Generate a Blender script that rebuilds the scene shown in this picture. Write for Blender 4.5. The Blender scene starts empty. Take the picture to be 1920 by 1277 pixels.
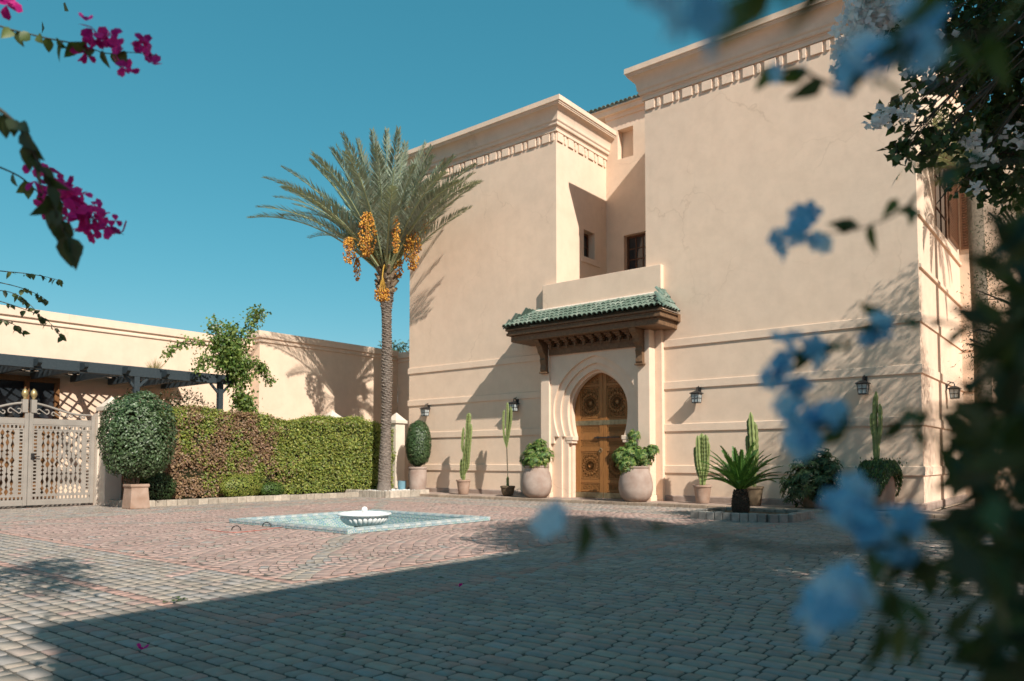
import bpy, math, random
import numpy as np
from mathutils import Vector

rng = np.random.default_rng(7)
random.seed(7)
R = math.radians
scene = bpy.context.scene
COL = scene.collection

# ------------------------------------------------------------------ camera
CAM = np.array([0.0, 0.0, 1.15])
PITCH, YAW = R(2.65), R(38.9)
FPX, CX, PY = 1406.0, 960.0, 798.0
cam = bpy.data.cameras.new('camera')
cam.sensor_width = 36.0
cam.lens = FPX / 1920 * 36
cam.shift_y = (PY - 638.5) / 1920
cam.clip_start = 0.05
cam.clip_end = 3000
cam.dof.use_dof = True
cam.dof.focus_distance = 8.0
cam.dof.aperture_fstop = 2.2
cam_ob = bpy.data.objects.new('camera', cam)
cam_ob.location = CAM
cam_ob.rotation_euler = (math.pi / 2 + PITCH, 0, YAW)
COL.objects.link(cam_ob)
scene.camera = cam_ob

# ------------------------------------------------------------------ world, sun, exposure
SUN_DIR = np.array([-1.0, 0.413, -0.86])          # the way the light travels
SUN_DIR /= np.linalg.norm(SUN_DIR)
world = bpy.data.worlds.new('World')
scene.world = world
world.use_nodes = True
wn = world.node_tree
wn.nodes.clear()
sky = wn.nodes.new('ShaderNodeTexSky')
sky.sky_type = 'NISHITA'
sky.sun_disc = False
sky.sun_elevation = math.asin(-SUN_DIR[2])
sky.sun_rotation = math.atan2(-SUN_DIR[0], -SUN_DIR[1])
sky.altitude = 450
sky.air_density = 1.0
sky.dust_density = 0.6
sky.ozone_density = 1.0
tint = wn.nodes.new('ShaderNodeMix')
tint.data_type = 'RGBA'
tint.blend_type = 'MULTIPLY'
tint.inputs[0].default_value = 1.0
tint.inputs[7].default_value = (1.4, 0.96, 1.0, 1)
bg = wn.nodes.new('ShaderNodeBackground')
bg.inputs[1].default_value = 0.119
wo = wn.nodes.new('ShaderNodeOutputWorld')
gam = wn.nodes.new('ShaderNodeGamma')
gam.inputs[1].default_value = 0.6
wn.links.new(sky.outputs[0], gam.inputs[0])
# colour grade: the bluer a part of the sky, the less red it keeps (teal zenith, neutral near the sun)
sp_raw = wn.nodes.new('ShaderNodeSeparateColor')
sp_gam = wn.nodes.new('ShaderNodeSeparateColor')
cmb = wn.nodes.new('ShaderNodeCombineColor')
rb = wn.nodes.new('ShaderNodeMath')
rb.operation = 'DIVIDE'
pw = wn.nodes.new('ShaderNodeMath')
pw.operation = 'POWER'
pw.inputs[1].default_value = 1.6
mu = wn.nodes.new('ShaderNodeMath')
mu.operation = 'MULTIPLY'
wn.links.new(sky.outputs[0], sp_raw.inputs[0])
wn.links.new(gam.outputs[0], sp_gam.inputs[0])
wn.links.new(sp_raw.outputs[0], rb.inputs[0])
wn.links.new(sp_raw.outputs[2], rb.inputs[1])
wn.links.new(rb.outputs[0], pw.inputs[0])
wn.links.new(pw.outputs[0], mu.inputs[0])
wn.links.new(sp_gam.outputs[0], mu.inputs[1])
wn.links.new(mu.outputs[0], cmb.inputs[0])
wn.links.new(sp_gam.outputs[1], cmb.inputs[1])
wn.links.new(sp_gam.outputs[2], cmb.inputs[2])
wn.links.new(cmb.outputs[0], tint.inputs[6])
wn.links.new(tint.outputs[2], bg.inputs[0])
wn.links.new(bg.outputs[0], wo.inputs[0])

sun = bpy.data.lights.new('sun', 'SUN')
sun.energy = 3.6
sun.angle = R(0.53)
sun.color = (1.0, 0.93, 0.83)
sun_ob = bpy.data.objects.new('sun', sun)
sun_ob.rotation_euler = Vector(SUN_DIR.tolist()).to_track_quat('-Z', 'Y').to_euler()
sun_ob.location = (20, -8, 20)
COL.objects.link(sun_ob)

vs = scene.view_settings
vs.view_transform = 'Standard'
vs.look = 'None'
vs.exposure = 0.80
vs.gamma = 1.0
vs.use_curve_mapping = False
scene.render.engine = 'CYCLES'
scene.cycles.use_denoising = True
scene.cycles.max_bounces = 8
scene.cycles.transparent_max_bounces = 8
scene.cycles.caustics_reflective = False
scene.cycles.caustics_refractive = False

# ------------------------------------------------------------------ measuring helpers
_fw = np.array([-math.sin(YAW) * math.cos(PITCH), math.cos(YAW) * math.cos(PITCH), math.sin(PITCH)])
_rt = np.array([math.cos(YAW), math.sin(YAW), 0.0])
_up = np.cross(_rt, _fw)


def ray(x, y):
    return _fw * FPX + _rt * (x - CX) + _up * (PY - y)


def aX(x, y, X):
    d = ray(x, y)
    return CAM + d * (X / d[0])


def aY(x, y, Y):
    d = ray(x, y)
    return CAM + d * (Y / d[1])


def aZ(x, y, Z=0.0):
    d = ray(x, y)
    return CAM + d * ((Z - CAM[2]) / d[2])


def aD(x, y, dep):
    return CAM + ray(x, y) * (dep / FPX)


def proj(p):
    v = np.asarray(p, float) - CAM
    z = v @ _fw
    return CX + FPX * (v @ _rt) / z, PY - FPX * (v @ _up) / z, z


# ------------------------------------------------------------------ materials
def new_mat(name):
    m = bpy.data.materials.new(name)
    m.use_nodes = True
    nt = m.node_tree
    nt.nodes.clear()
    out = nt.nodes.new('ShaderNodeOutputMaterial')
    b = nt.nodes.new('ShaderNodeBsdfPrincipled')
    nt.links.new(b.outputs[0], out.inputs[0])
    return m, nt, b, out


def coords(nt, scale=None, kind='Object'):
    tc = nt.nodes.new('ShaderNodeTexCoord')
    if scale is None:
        return tc.outputs[kind]
    mp = nt.nodes.new('ShaderNodeMapping')
    mp.inputs['Scale'].default_value = scale
    nt.links.new(tc.outputs[kind], mp.inputs[0])
    return mp.outputs[0]


def world_coords(nt, scale=(1, 1, 1)):
    g = nt.nodes.new('ShaderNodeNewGeometry')
    mp = nt.nodes.new('ShaderNodeMapping')
    mp.inputs['Scale'].default_value = scale
    nt.links.new(g.outputs['Position'], mp.inputs[0])
    return mp.outputs[0]


def noise(nt, vec, scale, detail=4, rough=0.55):
    n = nt.nodes.new('ShaderNodeTexNoise')
    n.inputs['Scale'].default_value = scale
    n.inputs['Detail'].default_value = detail
    n.inputs['Roughness'].default_value = rough
    nt.links.new(vec, n.inputs['Vector'])
    return n.outputs['Fac']


def ramp(nt, fac, stops):
    r = nt.nodes.new('ShaderNodeValToRGB')
    e = r.color_ramp.elements
    e[0].position, e[0].color = stops[0][0], (*stops[0][1], 1)
    e[1].position, e[1].color = stops[-1][0], (*stops[-1][1], 1)
    for p, c in stops[1:-1]:
        k = e.new(p)
        k.color = (*c, 1)
    nt.links.new(fac, r.inputs[0])
    return r.outputs[0]


def mix(nt, a, b, fac, blend='MIX'):
    m = nt.nodes.new('ShaderNodeMix')
    m.data_type = 'RGBA'
    m.blend_type = blend
    for sock, v in ((m.inputs[0], fac), (m.inputs[6], a), (m.inputs[7], b)):
        if isinstance(v, (int, float)):
            sock.default_value = v
        elif isinstance(v, tuple):
            sock.default_value = (*v, 1)
        else:
            nt.links.new(v, sock)
    return m.outputs[2]


def bump(nt, b, height, strength=0.3, dist=0.01):
    bp = nt.nodes.new('ShaderNodeBump')
    bp.inputs['Strength'].default_value = strength
    bp.inputs['Distance'].default_value = dist
    nt.links.new(height, bp.inputs['Height'])
    nt.links.new(bp.outputs[0], b.inputs['Normal'])


def mat_noise(name, c0, c1, scale=3.0, rough=0.8, bstr=0.2, bscale=40, bdist=0.005, spec=0.3, metal=0.0):
    m, nt, b, _ = new_mat(name)
    v = world_coords(nt)
    f = noise(nt, v, scale, 5)
    nt.links.new(ramp(nt, f, [(0.3, c0), (0.7, c1)]), b.inputs['Base Color'])
    b.inputs['Roughness'].default_value = rough
    b.inputs['Specular IOR Level'].default_value = spec
    b.inputs['Metallic'].default_value = metal
    if bstr:
        bump(nt, b, noise(nt, v, bscale, 3), bstr, bdist)
    return m


def mat_plaster(name, c):
    m, nt, b, _ = new_mat(name)
    v = world_coords(nt)
    big = noise(nt, v, 0.35, 4, 0.6)
    mid = noise(nt, v, 2.2, 6, 0.65)
    fine = noise(nt, v, 45, 3, 0.6)
    c = np.array(c)
    col = ramp(nt, big, [(0.3, tuple(c * 0.94)), (0.7, tuple(np.minimum(c * np.array([1.04, 1.02, 1.0]), 1)))])
    col = mix(nt, col, ramp(nt, mid, [(0.35, (0.88, 0.87, 0.86)), (0.6, (1, 1, 1))]), 0.6, 'MULTIPLY')
    # streaks of old rain running down the render
    st = noise(nt, world_coords(nt, (2.6, 2.6, 0.16)), 1.5, 5, 0.6)
    col = mix(nt, col, ramp(nt, st, [(0.25, (0.88, 0.86, 0.84)), (0.48, (1, 1, 1))]), 0.22, 'MULTIPLY')
    # hairline cracks
    vo = nt.nodes.new('ShaderNodeTexVoronoi')
    vo.feature = 'DISTANCE_TO_EDGE'
    vo.inputs['Scale'].default_value = 0.33
    warp = nt.nodes.new('ShaderNodeVectorMath')
    warp.operation = 'ADD'
    nz = nt.nodes.new('ShaderNodeTexNoise')
    nz.inputs['Scale'].default_value = 2.0
    nz.inputs['Detail'].default_value = 6
    nt.links.new(v, nz.inputs['Vector'])
    sc = nt.nodes.new('ShaderNodeVectorMath')
    sc.operation = 'SCALE'
    sc.inputs[3].default_value = 0.7
    nt.links.new(nz.outputs['Color'], sc.inputs[0])
    nt.links.new(v, warp.inputs[0])
    nt.links.new(sc.outputs[0], warp.inputs[1])
    nt.links.new(warp.outputs[0], vo.inputs['Vector'])
    gate = noise(nt, v, 0.5, 2)
    crack = ramp(nt, vo.outputs['Distance'], [(0.0, (0.80, 0.77, 0.74)), (0.007, (1, 1, 1))])
    crack = mix(nt, (1, 1, 1), crack, ramp(nt, gate, [(0.46, (0, 0, 0)), (0.6, (0.9, 0.9, 0.9))]))
    col = mix(nt, col, crack, 0.7, 'MULTIPLY')
    nt.links.new(col, b.inputs['Base Color'])
    b.inputs['Roughness'].default_value = 0.9
    b.inputs['Specular IOR Level'].default_value = 0.15
    add = nt.nodes.new('ShaderNodeMath')
    add.operation = 'MULTIPLY_ADD'
    add.inputs[1].default_value = 2.0
    nt.links.new(mid, add.inputs[0])
    nt.links.new(fine, add.inputs[2])
    bump(nt, b, add.outputs[0], 0.35, 0.008)
    return m


def mat_attr(name, rough=0.8, spec=0.3, bscale=60, bstr=0.3, bdist=0.004, mottled=0.25, mscale=14, stains=0.0):
    """colour from the pieces' own colour attribute, mottled"""
    m, nt, b, _ = new_mat(name)
    a = nt.nodes.new('ShaderNodeAttribute')
    a.attribute_name = 'col'
    v = world_coords(nt)
    n = noise(nt, v, mscale, 5, 0.65)
    col = mix(nt, a.outputs['Color'], ramp(nt, n, [(0.3, (1 - mottled,) * 3), (0.7, (1 + mottled * 0.5,) * 3)]), 1.0, 'MULTIPLY')
    if stains:
        st = noise(nt, v, 0.9, 6, 0.62)
        col = mix(nt, col, ramp(nt, st, [(0.34, (0.74, 0.72, 0.69)), (0.50, (1, 1, 1)), (0.72, (1.08, 1.07, 1.05))]), stains, 'MULTIPLY')
    nt.links.new(col, b.inputs['Base Color'])
    b.inputs['Roughness'].default_value = rough
    b.inputs['Specular IOR Level'].default_value = spec
    if bstr:
        bump(nt, b, noise(nt, v, bscale, 3), bstr, bdist)
    return m


def mat_leaf(name, rough=0.5, trans=0.3, spec=0.4, through=(1.6, 1.6, 0.72)):
    m, nt, b, out = new_mat(name)
    a = nt.nodes.new('ShaderNodeAttribute')
    a.attribute_name = 'col'
    nt.links.new(a.outputs['Color'], b.inputs['Base Color'])
    b.inputs['Roughness'].default_value = rough
    b.inputs['Specular IOR Level'].default_value = spec
    t = nt.nodes.new('ShaderNodeBsdfTranslucent')
    tcol = mix(nt, a.outputs['Color'], through, 1.0, 'MULTIPLY')
    nt.links.new(tcol, t.inputs[0])
    mx = nt.nodes.new('ShaderNodeMixShader')
    mx.inputs[0].default_value = trans
    nt.links.new(b.outputs[0], mx.inputs[1])
    nt.links.new(t.outputs[0], mx.inputs[2])
    nt.links.new(mx.outputs[0], out.inputs[0])
    return m


def mat_wood(name, c0, c1, rough=0.5, scale=(6, 6, 1.2)):
    m, nt, b, _ = new_mat(name)
    v = world_coords(nt, scale)
    f = noise(nt, v, 6, 6, 0.7)
    nt.links.new(ramp(nt, f, [(0.3, c0), (0.7, c1)]), b.inputs['Base Color'])
    b.inputs['Roughness'].default_value = rough
    b.inputs['Specular IOR Level'].default_value = 0.3
    bump(nt, b, f, 0.25, 0.004)
    return m


def mat_mosaic(name, scale=18.0, rough=0.2):
    """small glazed tiles, white, pale blue and green in a diagonal check"""
    m, nt, b, _ = new_mat(name)
    g = nt.nodes.new('ShaderNodeNewGeometry')
    mp = nt.nodes.new('ShaderNodeMapping')
    mp.inputs['Rotation'].default_value = (R(45), R(45), R(45))
    nt.links.new(g.outputs['Position'], mp.inputs[0])
    ck = nt.nodes.new('ShaderNodeTexChecker')
    ck.inputs['Scale'].default_value = scale
    ck.inputs[1].default_value = (0.50, 0.52, 0.50, 1)
    ck.inputs[2].default_value = (0.19, 0.32, 0.39, 1)
    nt.links.new(mp.outputs[0], ck.inputs[0])
    n = noise(nt, mp.outputs[0], scale * 1.1, 1)
    col = mix(nt, ck.outputs[0], (0.32, 0.46, 0.34), ramp(nt, n, [(0.55, (0, 0, 0)), (0.6, (0.8, 0.8, 0.8))]))
    nt.links.new(col, b.inputs['Base Color'])
    b.inputs['Roughness'].default_value = rough
    return m


def mat_glass(name, c=(0.02, 0.025, 0.03), rough=0.05):
    m, nt, b, _ = new_mat(name)
    b.inputs['Base Color'].default_value = (*c, 1)
    b.inputs['Roughness'].default_value = rough
    b.inputs['Specular IOR Level'].default_value = 0.6
    return m


M = {}
M['plaster'] = mat_plaster('plaster', (0.78, 0.602, 0.462))
M['plaster_trim'] = mat_plaster('plaster_trim', (0.79, 0.615, 0.478))
M['plaster_white'] = mat_plaster('plaster_white', (0.72, 0.62, 0.52))
M['paver'] = mat_attr('paver', 0.85, 0.25, 110, 0.22, 0.003, 0.17, 9, 0.5)
M['joint'] = mat_noise('joint_sand', (0.075, 0.066, 0.056), (0.135, 0.118, 0.10), 20, 0.95, 0.4, 120, 0.004, 0.1)
M['earth'] = mat_noise('earth', (0.10, 0.075, 0.05), (0.20, 0.15, 0.10), 4, 0.95, 0.5, 30, 0.02, 0.1)
M['kerb'] = mat_attr('kerb_stone', 0.85, 0.2, 70, 0.4, 0.005, 0.3, 9)
M['wood_dark'] = mat_wood('cedar_dark', (0.10, 0.056, 0.031), (0.22, 0.125, 0.066), 0.55, (2, 2, 2))
M['wood_door'] = mat_wood('door_wood', (0.22, 0.092, 0.028), (0.37, 0.165, 0.05), 0.42, (9, 9, 0.8))
M['wood_carved'] = mat_wood('door_carving', (0.25, 0.11, 0.034), (0.40, 0.185, 0.06), 0.5, (5, 5, 5))
M['wood_mid'] = mat_wood('timber_frame', (0.13, 0.06, 0.022), (0.22, 0.105, 0.04), 0.55, (4, 4, 1))
M['wood_win'] = mat_wood('window_wood', (0.07, 0.03, 0.014), (0.14, 0.06, 0.028), 0.5, (5, 5, 1))
M['pergola'] = mat_wood('pergola_paint', (0.02, 0.03, 0.037), (0.042, 0.056, 0.064), 0.6, (1.2, 3, 6))
M['brass'] = mat_noise('aged_brass', (0.18, 0.15, 0.09), (0.32, 0.27, 0.17), 10, 0.4, 0.1, 50, 0.002, 0.5, 0.7)
M['iron'] = mat_noise('black_iron', (0.012, 0.012, 0.013), (0.03, 0.028, 0.027), 20, 0.45, 0.1, 80, 0.002, 0.5)
M['gate'] = mat_noise('gate_paint', (0.25, 0.222, 0.193), (0.32, 0.286, 0.248), 3, 0.5, 0.08, 60, 0.002, 0.4)
M['gold'] = mat_noise('gold_paint', (0.35, 0.27, 0.12), (0.5, 0.4, 0.2), 20, 0.35, 0.05, 60, 0.002, 0.5, 0.5)
M['marble'] = mat_noise('white_marble', (0.72, 0.71, 0.69), (0.84, 0.83, 0.81), 6, 0.4, 0.05, 40, 0.002, 0.4)
M['mosaic'] = mat_mosaic('mosaic', 24)
M['mosaic_rim'] = mat_mosaic('mosaic_rim', 34)
M['tile_pale'] = mat_noise('pale_edge_tile', (0.46, 0.50, 0.50), (0.58, 0.60, 0.58), 12, 0.3, 0.05, 60, 0.001, 0.5)
M['tile_blue'] = mat_noise('blue_edge_tile', (0.30, 0.40, 0.44), (0.42, 0.50, 0.52), 12, 0.3, 0.05, 60, 0.001, 0.5)
M['glass'] = mat_glass('dark_glass')
M['lamp_glass'] = mat_glass('lamp_glass', (0.42, 0.46, 0.46), 0.15)
M['water'] = mat_glass('water', (0.12, 0.20, 0.21), 0.05)
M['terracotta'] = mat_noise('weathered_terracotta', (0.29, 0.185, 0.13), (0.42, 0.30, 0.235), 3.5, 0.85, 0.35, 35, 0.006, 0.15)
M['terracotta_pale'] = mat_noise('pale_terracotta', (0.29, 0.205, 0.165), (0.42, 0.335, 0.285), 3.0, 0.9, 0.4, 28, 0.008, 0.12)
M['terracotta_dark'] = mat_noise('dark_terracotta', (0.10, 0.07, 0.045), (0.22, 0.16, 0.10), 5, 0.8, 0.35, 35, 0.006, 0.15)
M['blue_pot'] = mat_noise('blue_glaze', (0.12, 0.24, 0.30), (0.2, 0.36, 0.44), 5, 0.4, 0.1, 35, 0.003, 0.4)
M['soil'] = mat_noise('potting_soil', (0.03, 0.02, 0.014), (0.08, 0.055, 0.035), 20, 0.95, 0.6, 60, 0.01, 0.1)
M['pebble'] = mat_attr('pebble', 0.7, 0.3, 60, 0.15, 0.003, 0.1, 20)
M['bark'] = mat_noise('bark', (0.07, 0.055, 0.042), (0.17, 0.14, 0.11), 12, 0.9, 0.7, 30, 0.015, 0.1)
M['palm_bark'] = mat_attr('palm_bark', 0.95, 0.1, 40, 0.5, 0.01, 0.4, 20)
M['twig'] = mat_noise('twig', (0.05, 0.045, 0.03), (0.11, 0.09, 0.06), 20, 0.8, 0.3, 60, 0.003, 0.2)
M['leaf'] = mat_leaf('leaf', 0.5, 0.28, 0.4)
M['leaf_glossy'] = mat_leaf('leaf_glossy', 0.42, 0.18, 0.42)
M['frond'] = mat_leaf('palm_frond', 0.5, 0.15, 0.4)
M['petal'] = mat_leaf('petal', 0.6, 0.45, 0.2, (1.1, 1.1, 1.1))
M['cactus'] = mat_leaf('cactus_skin', 0.55, 0.06, 0.3)
M['date'] = mat_attr('date', 0.4, 0.4, 60, 0.0, 0.003, 0.25, 30)
M['core'] = mat_noise('dark_core', (0.012, 0.016, 0.008), (0.03, 0.032, 0.015), 15, 0.95, 0.5, 30, 0.01, 0.05)  # near-black filling for the solid cores inside hedge and shrubs


def mat_tile():
    m, nt, b, _ = new_mat('green_glaze')
    oi = nt.nodes.new('ShaderNodeObjectInfo')
    v = world_coords(nt)
    f = noise(nt, v, 18, 4)
    col = ramp(nt, oi.outputs['Random'], [(0.0, (0.08, 0.135, 0.11)), (0.5, (0.13, 0.19, 0.16)), (1.0, (0.22, 0.27, 0.235))])
    col = mix(nt, col, ramp(nt, f, [(0.3, (0.65, 0.65, 0.6)), (0.7, (1.25, 1.2, 1.15))]), 1.0, 'MULTIPLY')
    nt.links.new(col, b.inputs['Base Color'])
    b.inputs['Roughness'].default_value = 0.38
    b.inputs['Specular IOR Level'].default_value = 0.5
    return m


M['tile'] = mat_tile()

# ------------------------------------------------------------------ object helpers
ORIGIN = {}


def props(o, label=None, cat=None, group=None, kind=None):
    if label:
        o['label'] = label
    if cat:
        o['category'] = cat
    if group:
        o['group'] = group
    if kind:
        o['kind'] = kind
    return o


def thing(name, loc, label, cat, group=None):
    o = bpy.data.objects.new(name, None)
    o.empty_display_size = 0.2
    o.location = tuple(float(v) for v in loc)
    COL.objects.link(o)
    ORIGIN[o.name] = np.array(loc, float)
    return props(o, label, cat, group)


def link(name, me, mat, parent=None, kind=None):
    if mat is not None and not me.materials:
        me.materials.append(mat)
    o = bpy.data.objects.new(name, me)
    COL.objects.link(o)
    if parent is not None:
        o.parent = parent
        ORIGIN[o.name] = ORIGIN[parent.name]
    else:
        ORIGIN[o.name] = np.zeros(3)
    if kind:
        o['kind'] = kind
    return o


def mesh_np(name, V, F, cols=None, smooth=False):
    """V (n,3) array; F list of (m,k) int arrays"""
    me = bpy.data.meshes.new(name)
    V = np.asarray(V, np.float32)
    me.vertices.add(len(V))
    me.vertices.foreach_set('co', V.ravel())
    F = [np.asarray(f, np.int32) for f in F if len(f)]
    loops = np.concatenate([f.ravel() for f in F])
    sizes = np.concatenate([np.full(len(f), f.shape[1], np.int32) for f in F])
    starts = np.concatenate([[0], np.cumsum(sizes)[:-1]]).astype(np.int32)
    me.loops.add(len(loops))
    me.loops.foreach_set('vertex_index', loops)
    me.polygons.add(len(sizes))
    me.polygons.foreach_set('loop_start', starts)
    if smooth:
        me.polygons.foreach_set('use_smooth', np.ones(len(sizes), bool))
    me.update(calc_edges=True)
    if cols is not None:
        ca = me.color_attributes.new('col', 'FLOAT_COLOR', 'POINT')
        c = np.ones((len(V), 4), np.float32)
        c[:, :3] = cols
        ca.data.foreach_set('color', c.ravel())
    return me


class MB:
    """collects shapes in world coordinates; build() makes one mesh object of them"""

    def __init__(self):
        self.v, self.f, self.c = [], [], []
        self.col = (0.5, 0.5, 0.5)

    def add(self, vs_, fs_, col=None):
        o = len(self.v)
        self.v += [tuple(map(float, p)) for p in vs_]
        self.f += [tuple(o + i for i in f) for f in fs_]
        self.c += [tuple(col or self.col)] * len(vs_)

    def box(self, x0, y0, z0, x1, y1, z1, col=None):
        self.add([(x0, y0, z0), (x1, y0, z0), (x1, y1, z0), (x0, y1, z0), (x0, y0, z1), (x1, y0, z1), (x1, y1, z1), (x0, y1, z1)],
                 [(3, 2, 1, 0), (4, 5, 6, 7), (0, 1, 5, 4), (1, 2, 6, 5), (2, 3, 7, 6), (3, 0, 4, 7)], col)

    def quad(self, a, b, c, d, col=None):
        self.add([a, b, c, d], [(0, 1, 2, 3)], col)

    def prism(self, poly, fn, a, b, col=None):
        """poly of (u,v); fn(u,v,w) -> xyz; extruded w from a to b"""
        n = len(poly)
        vs_ = [fn(u, v, a) for u, v in poly] + [fn(u, v, b) for u, v in poly]
        fs_ = [tuple(range(n))[::-1], tuple(range(n, 2 * n))] + [(i, (i + 1) % n, n + (i + 1) % n, n + i) for i in range(n)]
        self.add(vs_, fs_, col)

    def bar(self, p, q, w, h, up=(0, 0, 1), col=None):
        p, q, up = np.array(p, float), np.array(q, float), np.array(up, float)
        d = q - p
        d /= np.linalg.norm(d) + 1e-9
        s = np.cross(d, up)
        if np.linalg.norm(s) < 1e-6:
            s = np.cross(d, (1, 0, 0))
        s /= np.linalg.norm(s)
        u = np.cross(s, d)
        cs = [(-w / 2, -h / 2), (w / 2, -h / 2), (w / 2, h / 2), (-w / 2, h / 2)]
        vs_ = [p + s * a + u * b for a, b in cs] + [q + s * a + u * b for a, b in cs]
        self.add(vs_, [(3, 2, 1, 0), (4, 5, 6, 7)] + [(i, (i + 1) % 4, 4 + (i + 1) % 4, 4 + i) for i in range(4)], col)

    def tube(self, pts, rad, n=6, col=None, cap=True, star=0.0):
        pts = [np.array(p, float) for p in pts]
        if isinstance(rad, (int, float)):
            rad = [rad] * len(pts)
        o = []
        prev = None
        for i, p in enumerate(pts):
            t = pts[min(i + 1, len(pts) - 1)] - pts[max(i - 1, 0)]
            t /= np.linalg.norm(t) + 1e-9
            if prev is None:
                a = np.cross(t, (0.31, 0.95, 0.05))
                if np.linalg.norm(a) < 0.1:
                    a = np.cross(t, (1, 0, 0))
            else:
                a = prev - t * (prev @ t)
            a /= np.linalg.norm(a)
            prev = a
            b = np.cross(t, a)
            for k in range(n):
                th = 2 * math.pi * k / n
                r = rad[i] * (1 - star * (k % 2))
                o.append(p + (a * math.cos(th) + b * math.sin(th)) * r)
        fs_ = []
        for i in range(len(pts) - 1):
            for k in range(n):
                fs_.append((i * n + k, i * n + (k + 1) % n, (i + 1) * n + (k + 1) % n, (i + 1) * n + k))
        if cap:
            fs_.append(tuple(range(n))[::-1])
            fs_.append(tuple(range((len(pts) - 1) * n, len(pts) * n)))
        self.add(o, fs_, col)

    def lathe(self, prof, c, n=24, col=None, flute=0.0, sq=False):
        """prof of (r,z); about the vertical through c"""
        o, fs_ = [], []
        for r, z in prof:
            for k in range(n):
                th = 2 * math.pi * k / n
                rr = r
                if sq:
                    rr = r / max(abs(math.cos(th)), abs(math.sin(th)))
                o.append((c[0] + rr * math.cos(th), c[1] + rr * math.sin(th), c[2] + z))
        for i in range(len(prof) - 1):
            for k in range(n):
                fs_.append((i * n + k, i * n + (k + 1) % n, (i + 1) * n + (k + 1) % n, (i + 1) * n + k))
        fs_.append(tuple(range(n))[::-1])
        fs_.append(tuple(range((len(prof) - 1) * n, len(prof) * n)))
        self.add(o, fs_, col)

    def build(self, name, mat, parent=None, smooth=False, color=False, bevel=0.0, kind=None):
        o = ORIGIN[parent.name] if parent is not None else np.zeros(3)
        me = bpy.data.meshes.new(name)
        me.from_pydata([(a - o[0], b - o[1], c - o[2]) for a, b, c in self.v], [], self.f)
        if smooth:
            me.polygons.foreach_set('use_smooth', np.ones(len(me.polygons), bool))
        if color:
            ca = me.color_attributes.new('col', 'FLOAT_COLOR', 'POINT')
            c = np.ones((len(self.v), 4), np.float32)
            c[:, :3] = self.c
            ca.data.foreach_set('color', c.ravel())
        me.update()
        if smooth == 'auto':
            me.set_sharp_from_angle(angle=R(40))
        ob = link(name, me, mat, parent, kind)
        if bevel:
            bv = ob.modifiers.new('bevel', 'BEVEL')
            bv.width = bevel
            bv.segments = 2
            bv.limit_method = 'ANGLE'
            bv.angle_limit = R(40)
        return ob


def one(name, mat, parent, fn, **k):
    m = MB()
    fn(m)
    return m.build(name, mat, parent, **k)


def sweep(mb, path, prof, outs=None):
    """profile (p,z) swept along an open path of (x,y); p grows to the right-hand side of travel"""
    path = [np.array(p, float) for p in path]
    n = len(path)
    nor = []
    for i in range(n - 1):
        d = path[i + 1] - path[i]
        d /= np.linalg.norm(d)
        nor.append(np.array([d[1], -d[0]]))
    rings = []
    for i in range(n):
        if i == 0:
            m = nor[0]
        elif i == n - 1:
            m = nor[-1]
        else:
            m = nor[i - 1] + nor[i]
            m = m / (m @ nor[i])
        rings.append([(path[i][0] + m[0] * p, path[i][1] + m[1] * p, z) for p, z in prof])
    k = len(prof)
    vs_ = [v for r in rings for v in r]
    fs_ = []
    for i in range(n - 1):
        for j in range(k - 1):
            fs_.append((i * k + j, (i + 1) * k + j, (i + 1) * k + j + 1, i * k + j + 1))
    fs_.append(tuple(range(k)))
    fs_.append(tuple(range((n - 1) * k, n * k))[::-1])
    mb.add(vs_, fs_)


def wall_holes(mb, fn, u0, u1, v0, v1, holes, depth):
    """fn(u,v,d)->xyz; flat wall with rectangular openings (ua,va,ub,vb,closed)"""
    us = sorted({u0, u1, *[h[0] for h in holes], *[h[2] for h in holes]})
    vv = sorted({v0, v1, *[h[1] for h in holes], *[h[3] for h in holes]})
    for a, b in zip(us, us[1:]):
        for c, d in zip(vv, vv[1:]):
            mu, mv = (a + b) / 2, (c + d) / 2
            if any(h[0] < mu < h[2] and h[1] < mv < h[3] for h in holes):
                continue
            mb.quad(fn(a, c, 0), fn(b, c, 0), fn(b, d, 0), fn(a, d, 0))
    for h in holes:
        a, c, b, d = h[:4]
        ring = [(a, c), (b, c), (b, d), (a, d)]
        for i in range(4):
            p, q = ring[i], ring[(i + 1) % 4]
            mb.quad(fn(*q, 0), fn(*p, 0), fn(*p, depth), fn(*q, depth))
        if len(h) > 4 and h[4]:
            mb.quad(fn(a, c, depth), fn(b, c, depth), fn(b, d, depth), fn(a, d, depth))


def unit(a):
    a = np.asarray(a, float)
    return a / (np.linalg.norm(a, axis=-1, keepdims=True) + 1e-9)


def leaf_arrays(P, D, N, L, W, cols, fold=0.12):
    """many folded leaves -> V,F,C"""
    P, D = np.asarray(P, float), unit(D)
    N = np.asarray(N, float)
    S = unit(np.cross(D, N))
    N = np.cross(S, D)
    L = np.broadcast_to(np.asarray(L, float), (len(P),))[:, None]
    W = np.broadcast_to(np.asarray(W, float), (len(P),))[:, None]
    a = P
    b = P + D * L * 0.42 + S * W * 0.5 + N * W * fold
    c = P + D * L
    d = P + D * L * 0.42 - S * W * 0.5 + N * W * fold
    V = np.stack([a, b, c, d], 1).reshape(-1, 3)
    i = np.arange(len(P))[:, None] * 4
    F = np.concatenate([i + np.array([[0, 1, 2]]), i + np.array([[0, 2, 3]])])
    C = np.repeat(np.asarray(cols, float), 4, 0)
    return V, F, C


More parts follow.
